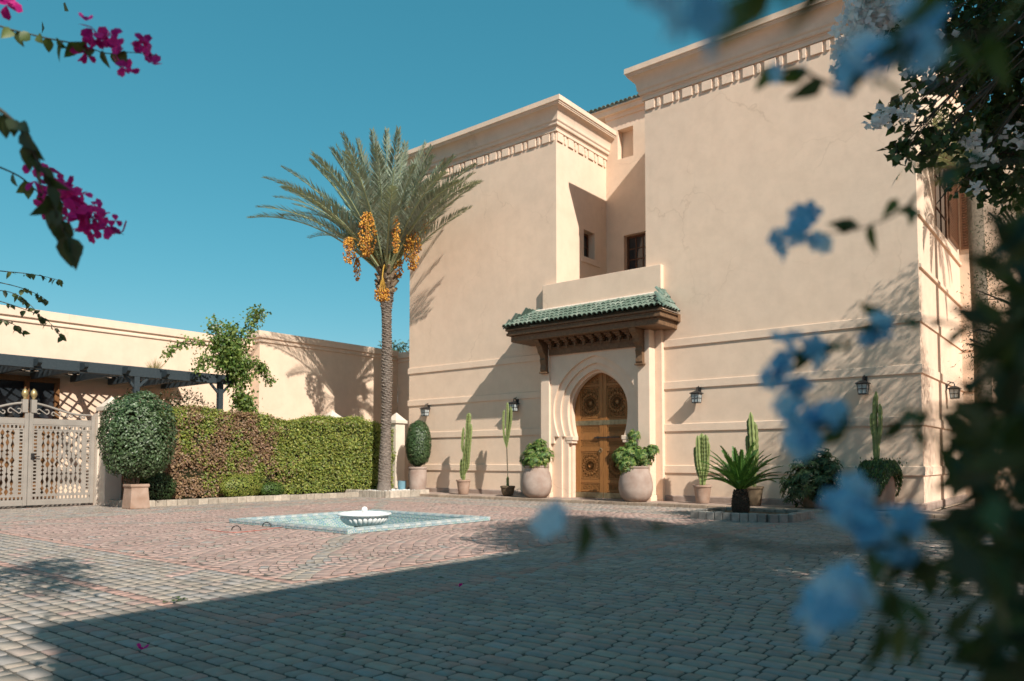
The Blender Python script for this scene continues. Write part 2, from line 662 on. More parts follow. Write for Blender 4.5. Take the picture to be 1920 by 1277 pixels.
def foliage(name, mat, parent, P, D, N, L, W, cols, kind='stuff', fold=0.12):
    V, F, C = leaf_arrays(P, D, N, L, W, cols, fold)
    o = ORIGIN[parent.name] if parent is not None else 0
    return link(name, mesh_np(name, V - o, [F], C), mat, parent, kind)


def tints(n, palette, jitter=0.2):
    pal = np.array(palette, float)
    c = pal[rng.integers(0, len(pal), n)]
    return np.clip(c * (1 + rng.normal(0, jitter, (n, 1))), 0.004, 1)


def rand_dirs(n):
    return unit(rng.normal(size=(n, 3)))


def vnoise(P, f, seed=0):
    """cheap smooth noise of points, about -1..1"""
    r = np.random.default_rng(seed)
    s = 0
    for k in range(5):
        w = r.normal(size=3) * f * (1 + 0.5 * k)
        s = s + np.sin(P @ w + r.uniform(0, 6.28)) / (1 + 0.35 * k)
    return s / 2.6


def catmull(pts, n=8):
    pts = [np.array(p, float) for p in pts]
    if len(pts) < 3:
        return [pts[0] + (pts[-1] - pts[0]) * t for t in np.linspace(0, 1, n + 1)]
    P = [2 * pts[0] - pts[1]] + pts + [2 * pts[-1] - pts[-2]]
    out = []
    for i in range(1, len(P) - 2):
        for t in np.linspace(0, 1, n, endpoint=False):
            a, b, c, d = P[i - 1], P[i], P[i + 1], P[i + 2]
            out.append(0.5 * (2 * b + (c - a) * t + (2 * a - 5 * b + 4 * c - d) * t * t + (3 * b - a - 3 * c + d) * t ** 3))
    out.append(pts[-1])
    return out

# ================================================================== ground and paving
PX0, PX1, PY0, PY1 = -12.90, -9.45, 7.60, 11.05        # basin outline
PC = np.array([(PX0 + PX1) / 2, (PY0 + PY1) / 2])


def sheet_with_hole(mb, x0, y0, x1, y1, z):
    xs, ys = [x0, PX0 + 0.05, PX1 - 0.05, x1], [y0, PY0 + 0.05, PY1 - 0.05, y1]
    for i in range(3):
        for j in range(3):
            if i == 1 and j == 1:
                continue
            mb.quad((xs[i], ys[j], z), (xs[i + 1], ys[j], z), (xs[i + 1], ys[j + 1], z), (xs[i], ys[j + 1], z))


g_ob = one('ground', M['earth'], None, lambda m: sheet_with_hole(m, -900, -900, 900, 900, -0.06))
props(g_ob, kind='structure')
pave = one('courtyard_paving', M['joint'], None, lambda m: sheet_with_hole(m, -23.4, -6, 12, 16.86, -0.0075))
props(pave, kind='structure')

C_GREY = np.array([(0.39, 0.325, 0.275), (0.375, 0.325, 0.28), (0.41, 0.34, 0.28), (0.345, 0.305, 0.275), (0.36, 0.325, 0.30), (0.40, 0.34, 0.285), (0.385, 0.31, 0.265)])
C_PINK = np.array([(0.47, 0.32, 0.275), (0.45, 0.31, 0.27), (0.485, 0.335, 0.285), (0.435, 0.31, 0.27), (0.46, 0.335, 0.285)])
C_RED = np.array([(0.47, 0.295, 0.245), (0.45, 0.29, 0.24)])
PINK, OUTER = 5.12, 6.35


def stone_colour(x, y):
    dx, dy = abs(x - PC[0]), abs(y - PC[1])
    m = max(dx, dy)
    r = rng.random()
    if m < PINK - 0.13:
        if abs(dx - dy) < 0.17:
            c = C_GREY[rng.integers(0, 5)]
        else:
            c = C_PINK[rng.integers(0, len(C_PINK))] if r < 0.93 else C_GREY[rng.integers(0, 7)]
    elif m < PINK + 0.02 or abs(m - OUTER) < 0.09:
        c = C_RED[rng.integers(0, 2)]
    else:
        c = C_GREY[rng.integers(0, 7)] if r < 0.95 else C_PINK[rng.integers(0, 5)]
    return c * rng.normal(0.86, 0.055)


stones = []          # cx, cy, half length, half width, angle, colour
ROW = 0.128
XA, XB, YB = -23.3, 5.0, 16.82
YA = PC[1] - PINK - 37 * ROW
y = YA
r_i = 0
while y < YB:
    x = XA + rng.uniform(0, 0.2)
    while x < XB:
        k = rng.random()
        L = 0.165 if k < 0.58 else (0.235 if k < 0.84 else 0.105)
        L *= rng.uniform(0.96, 1.04)
        cx, cy = x + L / 2, y + ROW / 2
        dx, dy = abs(cx - PC[0]), abs(cy - PC[1])
        if dy < PINK:                       # trim stones against the side courses of the fan field
            e0, e1 = cx - L / 2, cx + L / 2
            if e0 < PC[0] - PINK < e1:
                e1 = PC[0] - PINK
            elif e0 < PC[0] + PINK < e1:
                e0 = PC[0] + PINK
            if e1 - e0 < 0.045:
                x += L
                continue
            hx, cx = (e1 - e0) / 2, (e0 + e1) / 2
            dx = abs(cx - PC[0])
        else:
            hx = L / 2
        keep = max(dx, dy) > PINK and not (cx > -0.055 * cy + 3.2 and cy > 4)
        # the strip left of the camera's reach and behind it is not laid stone by stone
        if keep and (cx * 0.30 + cy > -0.9):
            stones.append((cx, cy, hx, ROW / 2, 0.0))
        x += L
    y += ROW
    r_i += 1
# scalloped setts round the basin
FW, SAG, SR = 1.27, 0.34, 0.118
ncol = int(round(2 * PINK / FW))
FW = 2 * PINK / ncol
for ci in range(ncol):
    for rj in range(int(2 * (PINK + SAG) / SR) + 4):
        ybase = PC[1] - PINK - SAG + rj * SR
        u = -0.5
        off = (rj % 2) * 0.5
        n = 9
        for k in range(n + (rj % 2)):
            ua = max(-0.5, -0.5 + (k - off) / n)
            ub = min(0.5, -0.5 + (k + 1 - off) / n)
            if ub - ua < 0.03:
                continue
            um = (ua + ub) / 2
            cx = PC[0] - PINK + (ci + 0.5 + um) * FW
            cy = ybase + SAG * (4 * um * um)
            if max(abs(cx - PC[0]), abs(cy - PC[1])) > PINK - 0.142:
                continue
            sl = SAG * 8 * um / FW
            stones.append((cx, cy, (ub - ua) * FW / 2 * math.sqrt(1 + sl * sl) * 0.98, SR / 2 / math.sqrt(1 + sl * sl) ** 0.7, math.atan(sl)))
# a single red course framing the fans
for s in (-1, 1):
    for k in range(51):
        t = -PINK + (k + 0.5) * 2 * PINK / 51
        stones.append((PC[0] + t, PC[1] + s * (PINK - 0.064), 0.1, 0.064, 0.0))
        stones.append((PC[0] + s * (PINK - 0.064), PC[1] + t, 0.064, 0.1, 0.0))
stones = [s for s in stones if not (PX0 - 0.06 < s[0] < PX1 + 0.06 and PY0 - 0.06 < s[1] < PY1 + 0.06)]


def stone_ring():
    c = 0.30
    return np.array([(-1, -1 + c), (-1 + c, -1), (1 - c, -1), (1, -1 + c), (1, 1 - c), (1 - c, 1), (-1 + c, 1), (-1, 1 - c)])


def stone_arrays(ss):
    n = len(ss)
    A = np.array(ss)
    gap = 0.0085
    fan = np.abs(A[:, 4]) > 1e-6
    hl, hw = A[:, 2] - np.where(fan, 0.006, 0.0075), A[:, 3] - np.where(fan, 0.0055, 0.0092)
    cr = np.minimum(hl, hw) * rng.uniform(0.16, 0.30, n)          # corner cut
    V = np.zeros((n, 16, 3))
    sx = np.array([-1, -1, 1, 1, 1, 1, -1, -1])
    sy = np.array([-1, -1, -1, -1, 1, 1, 1, 1])
    ax = np.array([0, 1, 1, 0, 0, 1, 1, 0])                       # shortened along x
    lx = sx * (hl[:, None] - cr[:, None] * ax)
    ly = sy * (hw[:, None] - cr[:, None] * (1 - ax))
    lx += rng.normal(0, 0.0022, lx.shape)
    ly += rng.normal(0, 0.0022, ly.shape)
    top = rng.normal(0, 0.0013, n)
    tx, ty = rng.normal(0, 0.006, n), rng.normal(0, 0.006, n)
    for ring, (shr, dz) in enumerate(((0.0035, 0.0), (0.0, -0.009))):
        fx = lx - np.sign(lx) * shr
        fy = ly - np.sign(ly) * shr
        V[:, ring * 8:(ring + 1) * 8, 0] = fx
        V[:, ring * 8:(ring + 1) * 8, 1] = fy
        V[:, ring * 8:(ring + 1) * 8, 2] = top[:, None] + dz + fx * tx[:, None] + fy * ty[:, None]
    ca, sa = np.cos(A[:, 4])[:, None], np.sin(A[:, 4])[:, None]
    X = V[:, :, 0] * ca - V[:, :, 1] * sa + A[:, 0:1]
    Y = V[:, :, 0] * sa + V[:, :, 1] * ca + A[:, 1:2]
    V[:, :, 0], V[:, :, 1] = X, Y
    return V


SV = stone_arrays(stones)
SC = np.array([stone_colour(s[0], s[1]) for s in stones])
# the 300 stones that show largest
vis = []
for i, s in enumerate(stones):
    if s[1] < 0.5:
        continue
    u, v, z = proj((s[0], s[1], 0))
    if z > 0.5 and -10 < u < 1930 and v < 1285:
        vis.append((z, i))
vis.sort()
big = [i for _, i in vis[:300]]
isbig = np.zeros(len(stones), bool)
isbig[big] = True
top_f = np.array([[0, 1, 2, 3, 4, 5, 6, 7]])
side_f = np.array([[8 + k, 8 + (k + 1) % 8, (k + 1) % 8, k] for k in range(8)])
for i in big:
    c = np.array([stones[i][0], stones[i][1], 0])
    me = mesh_np('paver', SV[i] - c, [top_f, side_f], np.repeat(SC[i:i + 1], 16, 0))
    o = link('paver', me, M['paver'], pave)
    o.location = c
rest = np.where(~isbig)[0]
off = (np.arange(len(rest)) * 16)[:, None, None]
me = mesh_np('paver_field', SV[rest].reshape(-1, 3), [(off + top_f[None]).reshape(-1, 8), (off + side_f[None]).reshape(-1, 4)], np.repeat(SC[rest], 16, 0))
link('paver_field', me, M['paver'], pave, 'stuff')

# raised pavement along the house
SY = 16.86
step = one('pavement', M['terracotta_pale'], None, lambda m: (m.box(-19.2, SY + 0.16, -0.05, -3.0, 18.25, 0.075), m.box(-3.0, SY + 0.16, -0.05, 9.0, 23.95, 0.075)))
props(step, kind='structure')
x = -19.2
while x < 6:
    L = rng.uniform(0.40, 0.48)
    m = MB()
    c = np.array((0.36, 0.27, 0.20)) * rng.normal(1, 0.12)
    m.box(x + 0.004, SY, -0.05, x + L - 0.004, SY + 0.155, 0.08 + rng.normal(0, 0.002), tuple(c))
    m.build('kerb_stone', M['kerb'], step, color=True, bevel=0.012)
    x += L

# ================================================================== house
YF = 18.2
LX0, LX1, RX0, RX1 = -19.34, -12.97, -9.95, -3.27
YB_, YI = 21.06, 23.9
ZT = 11.7
house = thing('house', (-11.4, 18.2, 0), 'tall sand coloured plaster house with stepped cornices and a recessed balcony', 'house')


def fy(Yp):
    return lambda u, v, d: (u, Yp + d, v)


def fx(Xp, s=-1):
    return lambda u, v, d: (Xp + s * d, u, v)


wall_l = MB()
wall_holes(wall_l, fy(YF), LX0, LX1, 0, ZT, [], 0)
wall_holes(wall_l, fx(LX1), YF, YB_, 0, ZT, [(19.70, 7.60, 20.34, 8.48)], 0.32)
wall_holes(wall_l, fx(LX0, 1), YF, 27, 0, ZT, [], 0)
wall_l.quad((LX0, 27, 0), (LX1, 27, 0), (LX1, 27, ZT), (LX0, 27, ZT))
wall_l.quad((LX1, YB_, 0), (LX1, 27, 0), (LX1, 27, ZT), (LX1, YB_, ZT))
wall_l = wall_l.build('wall', M['plaster'], house)
wall_l['label'] = 'blank left wing wall behind the date palm'

wall_b = MB()
wall_holes(wall_b, fy(YB_), LX1, RX0, 5.2, 12.75, [(-12.31, 7.25, -10.9, 8.46), (-12.52, 11.03, -11.94, 12.02, True)], 0.30)
wall_b.quad((LX1, 18.1, 5.35), (RX0, 18.1, 5.35), (RX0, YB_, 5.35), (LX1, YB_, 5.35))
wall_b.quad((LX1, YB_ + 3, 5.2), (RX0, YB_ + 3, 5.2), (RX0, YB_ + 3, 12.75), (LX1, YB_ + 3, 12.75))
wall_b.quad((LX1 - 3, YB_ + 0.31, 12.7), (RX0 + 3, YB_ + 0.31, 12.7), (RX0 + 3, YB_ + 3, 12.7), (LX1 - 3, YB_ + 3, 12.7))
wall_b.box(LX1 - 2.5, YB_ + 0.32, 11.0, RX0 + 2.5, YB_ + 0.5, 12.74)
wall_b.box(LX1 + 0.002, YB_ - 0.05, 12.42, RX0 - 0.002, YB_ - 0.003, 12.56)
wall_b.box(LX1 - 2.6, YB_ - 0.16, 12.56, RX0 - 0.002, YB_ + 0.3, 12.72)
wall_b = wall_b.build('wall', M['plaster'], house)
wall_b['label'] = 'recessed balcony wall between the two wings'

wall_r = MB()
wall_holes(wall_r, fy(YF), RX0, RX1, 0, ZT, [], 0)
wall_holes(wall_r, fx(RX0, 1), YF, YB_ + 3, 0, ZT, [], 0)
wall_holes(wall_r, fx(RX1), YF, YI, 0, ZT, [(20.4, 6.85, 23.6, 9.6)], 0.28)
wall_r.quad((RX0, 27, 0), (RX1, 27, 0), (RX1, 27, ZT), (RX0, 27, ZT))
wall_r.quad((RX1, YI, 0), (RX1, 27, 0), (RX1, 27, ZT), (RX1, YI, ZT))
wall_r = wall_r.build('wall', M['plaster'], house)
wall_r['label'] = 'blank right wing wall with the flower branches in front'

wall_i = MB()
ZI = 10.6
wall_holes(wall_i, fy(YI), RX1, 9.0, 0, ZI, [], 0)
wall_i.box(RX1 + 0.002, YI - 0.10, ZI - 0.35, 9.0, YI - 0.003, ZI - 0.25)
wall_i.box(RX1 + 0.002, YI - 0.16, ZI - 0.2, 9.0, YI + 0.3, ZI + 0.06)
wall_i = wall_i.build('wall', M['plaster'], house)
wall_i['label'] = 'shaded set-back wall right of the right wing'

# flat roofs close the wings
one('roof_slab', M['plaster'], house, lambda m: m.quad((LX0, YF, ZT - .01), (LX1, YF, ZT - .01), (LX1, 27, ZT - .01), (LX0, 27, ZT - .01)))
one('roof_slab', M['plaster'], house, lambda m: m.quad((RX0, YF, ZT - .01), (RX1, YF, ZT - .01), (RX1, 27, ZT - .01), (RX0, 27, ZT - .01)))

# cornices
cove = [(0.16 + 0.19 * (1 - math.cos(t)), 11.42 + 0.34 * math.sin(t)) for t in np.linspace(0, math.pi / 2, 9)]
CORN = [(-0.05, 11.12), (0.05, 11.12), (0.05, 11.21), (0.075, 11.24), (0.075, 11.27), (0.11, 11.27), (0.125, 11.30), (0.125, 11.36), (0.155, 11.40)] + cove + \
       [(0.355, 11.79), (0.375, 11.80), (0.375, 11.835), (0.41, 11.85), (0.41, 11.995), (0.38, 12.01), (-0.3, 12.01), (-0.3, 11.6)]
m = MB()
sweep(m, [(LX0, 27.0), (LX0, YF), (LX1, YF), (LX1, YB_ - 0.003)], CORN)
m.build('cornice', M['plaster_trim'], house)
m = MB()
sweep(m, [(RX0, YB_ - 0.003), (RX0, YF), (RX1, YF), (RX1, YI - 0.003)], CORN)
m.build('cornice', M['plaster_trim'], house)

# frieze blocks: a square block and a narrow baluster in turn
FZ0, FZ1 = 10.84, 11.115


def frieze(parent, path):
    for (xa, ya), (xb, yb) in zip(path, path[1:]):
        d = np.array([xb - xa, yb - ya])
        L = np.linalg.norm(d)
        d /= L
        nrm = np.array([d[1], -d[0]])
        n = max(1, round(L / 0.545))
        for k in range(n):
            for kind, fr, w in (('block', 0.32, 0.285), ('baluster', 0.80, 0.10)):
                s = (k + fr) * L / n
                c = np.array([xa, ya]) + d * s
                m = MB()
                f3 = lambda u, v, q: (c[0] + d[0] * u + nrm[0] * q, c[1] + d[1] * u + nrm[1] * q, v)
                if kind == 'block':
                    m.prism([(-w / 2, FZ0), (w / 2, FZ0), (w / 2, FZ1 - 0.02), (-w / 2, FZ1 - 0.02)], f3, -0.01, 0.045)
                else:
                    h = w / 2
                    hh = FZ1 - FZ0 - 0.02
                    pr = [(0.55, 0), (0.9, .1), (1, .28), (.72, .4), (.95, .55), (1, .8), (.8, .94), (.5, 1)]
                    m.prism([(a * h, FZ0 + b * hh) for a, b in pr] + [(-a * h, FZ0 + b * hh) for a, b in pr[::-1]], f3, -0.01, 0.04)
                m.build('frieze_block' if kind == 'block' else 'frieze_baluster', M['plaster_trim'], parent, bevel=0.008)


frieze(wall_l, [(LX0, YF), (LX1, YF), (LX1, YB_)])
frieze(wall_r, [(RX0, YF), (RX1, YF), (RX1, YI)])

# string courses, plinth, portal ----------------------------------------------------
BANDS = [4.18, 3.05, 1.92, 0.82]
BX0, BX1 = -13.38, -9.42


def band(path, z, h=0.20, p=0.035):
    m = MB()
    sweep(m, path, [(-0.02, z), (p, z), (p, z + h - 0.012), (0.0, z + h), (-0.02, z + h)])
    m.build('string_course', M['plaster_trim'], house)


for z in BANDS:
    band([(LX0, 26), (LX0, YF), (BX0 - 0.002, YF)], z)
    band([(BX1 + 0.002, YF), (RX1, YF), (RX1, YI - 0.002)], z)
    band([(RX1 + 0.04, YI), (8.9, YI)], z)
for z in (5.38, 6.55):
    band([(RX1, YF + 0.02), (RX1, YI - 0.002)], z, 0.09, 0.05)
m = MB()
PL = [(-0.02, 0.05), (0.028, 0.05), (0.028, 0.20), (0.0, 0.225), (-0.02, 0.225)]
sweep(m, [(LX0, 26), (LX0, YF), (BX0 - 0.002, YF)], PL)
m.build('plinth', M['terracotta_pale'], house)
m = MB()
sweep(m, [(BX1 + 0.002, YF), (RX1, YF), (RX1, YI - 0.002)], PL)
m.build('plinth', M['terracotta_pale'], house)

DC = -11.40


def hw(z, a, za, jamb, zn=1.84, zm=2.58, neck=0.88):
    if z < zn:
        return jamb
    if z < zm:
        thn = math.acos(neck)
        th = math.asin(min(1, (zm - z) / (zm - zn) * math.sin(thn)))
        return a * math.cos(th)
    if z >= za:
        return 0.0
    s = (z - zm) / (za - zm)
    return a * (1 - s ** 2.15) ** 0.67


def arch_plate(m, x0, x1, z0, z1, yf, yb, a, za, jamb):
    zs = sorted({z0, z1, 1.8399, 1.84, *np.linspace(1.84, 2.58, 10), *[2.58 + (za - 2.58) * math.sin(t) for t in np.linspace(0, math.pi / 2, 26)]})
    zs = [z for z in zs if z0 <= z <= z1]
    for a0, a1 in zip(zs, zs[1:]):
        w0, w1 = hw(a0, a, za, jamb), hw(a1, a, za, jamb)
        if w0 <= 0 and w1 <= 0:
            m.quad((x0, yf, a0), (x1, yf, a0), (x1, yf, a1), (x0, yf, a1))
        else:
            m.quad((x0, yf, a0), (DC - w0, yf, a0), (DC - w1, yf, a1), (x0, yf, a1))
            m.quad((DC + w0, yf, a0), (x1, yf, a0), (x1, yf, a1), (DC + w1, yf, a1))
            m.quad((DC - w0, yf, a0), (DC - w0, yb, a0), (DC - w1, yb, a1), (DC - w1, yf, a1))
            m.quad((DC + w0, yb, a0), (DC + w0, yf, a0), (DC + w1, yf, a1), (DC + w1, yb, a1))
        m.quad((x0, yb, a0), (x0, yf, a0), (x0, yf, a1), (x0, yb, a1))
        m.quad((x1, yf, a0), (x1, yb, a0), (x1, yb, a1), (x1, yf, a1))
    w0 = hw(z0, a, za, jamb)
    m.quad((x0, yb, z0), (DC - w0, yb, z0), (DC - w0, yf, z0), (x0, yf, z0))
    m.quad((DC + w0, yb, z0), (x1, yb, z0), (x1, yf, z0), (DC + w0, yf, z0))
    m.quad((x0, yf, z1), (x1, yf, z1), (x1, yb, z1), (x0, yb, z1))


m = MB()
arch_plate(m, BX0, BX1, 0.05, 5.36, 18.05, 18.212, 0.93, 3.65, 0.91)
portal = m.build('portal', M['plaster'], house)
m = MB()
m.box(BX0, 18.05, 5.362, BX1, 18.25, 6.43)
m.build('balcony_parapet', M['plaster'], house, bevel=0.012)
PLX = (-13.21, -12.90)
PRX = (-9.97, -9.61)
m = MB()
arch_plate(m, PLX[1], PRX[0], 0.05, 4.45, 17.935, 18.048, 1.0, 3.72, 0.965)
m.build('arch_surround', M['plaster_trim'], portal)
m = MB()
arch_plate(m, PLX[1], PRX[0], 0.05, 4.45, 17.865, 17.933, 1.20, 3.90, 1.16)
m.build('arch_surround', M['plaster_trim'], portal)
m = MB()
arch_plate(m, PLX[1], PRX[0], 1.64, 4.45, 17.79, 17.863, 1.40, 4.10, 1.38)
m.build('arch_surround', M['plaster_trim'], portal)
for s in (-1, 1):
    m = MB()
    a, b = sorted((DC + s * 0.80, DC + s * 1.05))
    m.box(a, 17.915, 1.72, b, 18.20, 1.838)
    a, b = sorted((DC + s * 0.835, DC + s * 1.03))
    m.box(a, 17.925, 1.64, b, 18.20, 1.719)
    m.build('impost', M['plaster_trim'], portal, bevel=0.012)
for a, b in (PLX, PRX):
    m = MB()
    m.box(a, 17.72, 0.225, b, 18.048, 4.64)
    m.build('pilaster', M['plaster_trim'], portal, bevel=0.012)
    m = MB()
    m.box(a - 0.03, 17.69, 0.05, b + 0.03, 18.048, 0.224)
    m.build('pilaster_base', M['plaster_trim'], portal, bevel=0.01)

# door ------------------------------------------------------------------------------
door = one('door', M['wood_door'], house, lambda m: m.box(DC - 1.15, 18.26, 0.06, DC + 1.15, 18.32, 3.8))
SEAM = DC + 0.03


def clipseg(p, q, x0, x1, z0, z1):
    t0, t1 = 0.0, 1.0
    d = (q[0] - p[0], q[1] - p[1])
    for pk, qk in ((-d[0], p[0] - x0), (d[0], x1 - p[0]), (-d[1], p[1] - z0), (d[1], z1 - p[1])):
        if abs(pk) < 1e-9:
            if qk < 0:
                return None
            continue
        t = qk / pk
        if pk < 0:
            t0 = max(t0, t)
        else:
            t1 = min(t1, t)
    if t1 - t0 < 0.02:
        return None
    return (p[0] + d[0] * t0, p[1] + d[1] * t0), (p[0] + d[0] * t1, p[1] + d[1] * t1)


def carve(m, x0, x1, z0, z1, n=16):
    cx, cz = (x0 + x1) / 2, (z0 + z1) / 2
    segs = []
    tall = (z1 - z0) > 0.4
    if tall:
        rr = math.hypot(x1 - x0, z1 - z0) / 2
        for r, st, ph in ((rr * 1.02, 3, 0), (rr * 1.02, 5, 0), (rr * 1.02, 7, 0), (rr * 0.7, 7, .5)):
            pts = [(cx + r * math.cos(2 * math.pi * (k + ph) / n), cz + r * math.sin(2 * math.pi * (k + ph) / n)) for k in range(n)]
            segs += [(pts[k], pts[(k + st) % n]) for k in range(n)]
    else:
        h = z1 - z0
        k = x0 - h
        while k < x1 + h:
            for o in (0, h * 0.28):
                segs.append(((k + o, z0), (k + o + h, z1)))
                segs.append(((k + o, z1), (k + o + h, z0)))
            k += h * 0.75
    for p, q in segs:
        c = clipseg(p, q, x0, x1, z0, z1)
        if c:
            m.bar((c[0][0], 18.25, c[0][1]), (c[1][0], 18.25, c[1][1]), 0.015 if tall else 0.016, 0.034, up=(0, 1, 0))
    w = 0.02
    for a in ((x0, z0, x1, z0), (x0, z1, x1, z1), (x0, z0, x0, z1), (x1, z0, x1, z1)):
        m.bar((a[0], 18.247, a[1]), (a[2], 18.247, a[3]), w, 0.036, up=(0, 1, 0))


for s in (-1, 1):
    m = MB()
    X = lambda a, b: sorted((SEAM + s * a, SEAM + s * b))
    a, b = X(0.004, 0.125)
    m.box(a, 18.215, 0.09, b, 18.262, 3.75)
    a, b = X(0.765, 1.1)
    m.box(a, 18.217, 0.09, b, 18.262, 3.75)
    a, b = X(0.125, 0.765)
    for z0, z1 in ((0.25, 0.29), (0.50, 0.60), (1.40, 1.54), (1.73, 1.94), (2.12, 2.34), (3.26, 3.34)):
        m.box(a, 18.219, z0, b, 18.262, z1)
    m.build('door_leaf', M['wood_door'], door, bevel=0.006)
    a, b = X(0.15, 0.74)
    for z0, z1 in ((0.31, 0.48), (0.63, 1.37), (1.56, 1.71), (1.96, 2.10), (2.37, 3.23), (3.37, 3.74)):
        m = MB()
        carve(m, a, b, z0, z1)
        m.build('carved_panel', M['wood_carved'], door)
    m = MB()
    a, b = X(0.01, 0.95)
    m.box(a, 18.208, 0.085, b, 18.216, 0.235)
    m.build('kick_plate', M['brass'], door)
    m = MB()
    a, b = X(0.006, 0.93)
    m.box(a, 18.205, 2.16, b, 18.216, 2.29)
    m.build('strap', M['brass'], door)
m = MB()
m.bar((SEAM - 0.28, 18.19, 1.80), (SEAM + 0.55, 18.19, 1.80), 0.03, 0.03)
m.box(SEAM - 0.20, 18.185, 1.77, SEAM - 0.15, 18.22, 1.83)
m.box(SEAM + 0.15, 18.185, 1.77, SEAM + 0.20, 18.22, 1.83)
m.build('bolt', M['iron'], door)
m = MB()
ring = [(SEAM - 0.07 + 0.045 * math.cos(t), 18.195, 1.43 + 0.055 * math.sin(t)) for t in np.linspace(0, 2 * math.pi, 13)]
m.tube(ring, 0.008, 6)
m.tube([(SEAM - 0.07, 18.216, 1.485), (SEAM - 0.07, 18.18, 1.485)], 0.018, 8)
m.build('knocker', M['brass'], door, smooth=True)

# canopy ------------------------------------------------------------------------------
CXL, CXR, CYF = -14.0, -8.93, 17.07
canopy = one('canopy', M['wood_dark'], house, lambda m: m.box(CXL + 0.10, CYF + 0.10, 4.64, CXR - 0.10, 18.047, 4.82), bevel=0.015)
m = MB()
m.box(CXL, CYF, 4.822, CXR, 18.046, 4.90)
m.box(CXL + 0.03, CYF + 0.03, 4.9005, CXR - 0.03, 18.046, 4.96)
m.box(CXL - 0.02, CYF - 0.02, 4.9605, CXR + 0.02, 18.046, 5.02)
m.build('fascia', M['wood_dark'], canopy, bevel=0.012)
for a, b in ((-13.38 - 0.62, BX0 - 0.003), (BX1 + 0.003, CXR)):
    m = MB()
    a2, b2 = (a + 0.1, b) if a < -12 else (a, b - 0.1)
    m.box(a2, 18.05, 4.64, b2, 18.197, 4.82)
    m.box(a, 18.05, 4.822, b, 18.197, 5.02)
    m.build('fascia', M['wood_dark'], canopy)
# soffit board and corbels
m = MB()
m.box(PLX[1] + 0.004, 17.70, 4.22, PRX[0] - 0.004, 17.786, 4.42)
m.box(PLX[1] + 0.004, 17.67, 4.40, PRX[0] - 0.004, 17.71, 4.45)
m.build('lintel_board', M['wood_dark'], canopy, bevel=0.006)
nc = 10
for k in range(nc):
    cx = PLX[1] + 0.02 + (k + 0.5) * (PRX[0] - PLX[1] - 0.04) / nc
    m = MB()
    m.box(cx - 0.035, 17.60, 4.452, cx + 0.035, 17.72, 4.50)
    m.box(cx - 0.055, 17.54, 4.48, cx + 0.055, 17.73, 4.54)
    m.box(cx - 0.075, 17.46, 4.53, cx + 0.075, 17.74, 4.585)
    m.box(cx - 0.10, 17.36, 4.58, cx + 0.10, 17.75, 4.638)
    m.tube([(cx, 17.56, 4.36), (cx, 17.56, 4.48)], [0.018, 0.05], 8)
    m.build('corbel', M['wood_dark'], canopy, bevel=0.005)
for a, b in ((-13.13, -12.93), (-9.95, -9.75)):
    prof = [(17.72, 3.72), (17.62, 3.72), (17.58, 3.78), (17.60, 3.95), (17.56, 4.08), (17.585, 4.14), (17.55, 4.22), (17.46, 4.30), (17.44, 4.38), (17.38, 4.47), (17.26, 4.55), (17.20, 4.638), (17.72, 4.638)]
    m = MB()
    m.prism(prof, lambda u, v, w: (w, u, v), a, b)
    m.box(a - 0.03, 17.57, 3.69, b + 0.03, 17.718, 3.735)
    m.build('bracket', M['wood_dark'], canopy, bevel=0.008)

# tiles
TR = 0.078


def tile_mesh(L=0.33, r0=TR, r1=0.062):
    o, fs_ = [], []
    n = 8
    for ring, (yy, r) in enumerate(((0, r0), (L, r1))):
        for rr in (r, r - 0.014):
            for k in range(n + 1):
                th = math.pi * k / n
                o.append((rr * math.cos(th), yy, rr * math.sin(th)))
    w = n + 1
    for k in range(n):
        fs_.append((k, k + 1, 2 * w + k + 1, 2 * w + k))
        fs_.append((w + k + 1, w + k, 3 * w + k, 3 * w + k + 1))
        fs_.append((k + 1, k, w + k, w + k + 1))
        fs_.append((2 * w + k, 2 * w + k + 1, 3 * w + k + 1, 3 * w + k))
    me = bpy.data.meshes.new('roof_tile')
    me.from_pydata(o, [], fs_)
    me.polygons.foreach_set('use_smooth', np.ones(len(me.polygons), bool))
    me.set_sharp_from_angle(angle=R(50))
    me.materials.append(M['tile'])
    return me


TILE = tile_mesh()


def put_tile(parent, p, d, up, flip=False):
    """tile lying from p along d (up the slope)"""
    d = unit(d)
    s = unit(np.cross(d, up))
    u = np.cross(s, d)
    o = link('roof_tile', TILE, None, parent)
    mt = Vector
    from mathutils import Matrix
    k = -1 if flip else 1
    j = rng.normal(0, 0.02)
    s2 = s * k + d * j
    M4 = Matrix(((s2[0], d[0], u[0] * k, 0), (s2[1], d[1], u[1] * k, 0), (s2[2], d[2], u[2] * k, 0), (0, 0, 0, 1)))
    loc = np.asarray(p) - ORIGIN[parent.name] + rng.normal(0, 0.003, 3)
    M4.translation = Vector(loc.tolist())
    o.matrix_local = M4
    return o


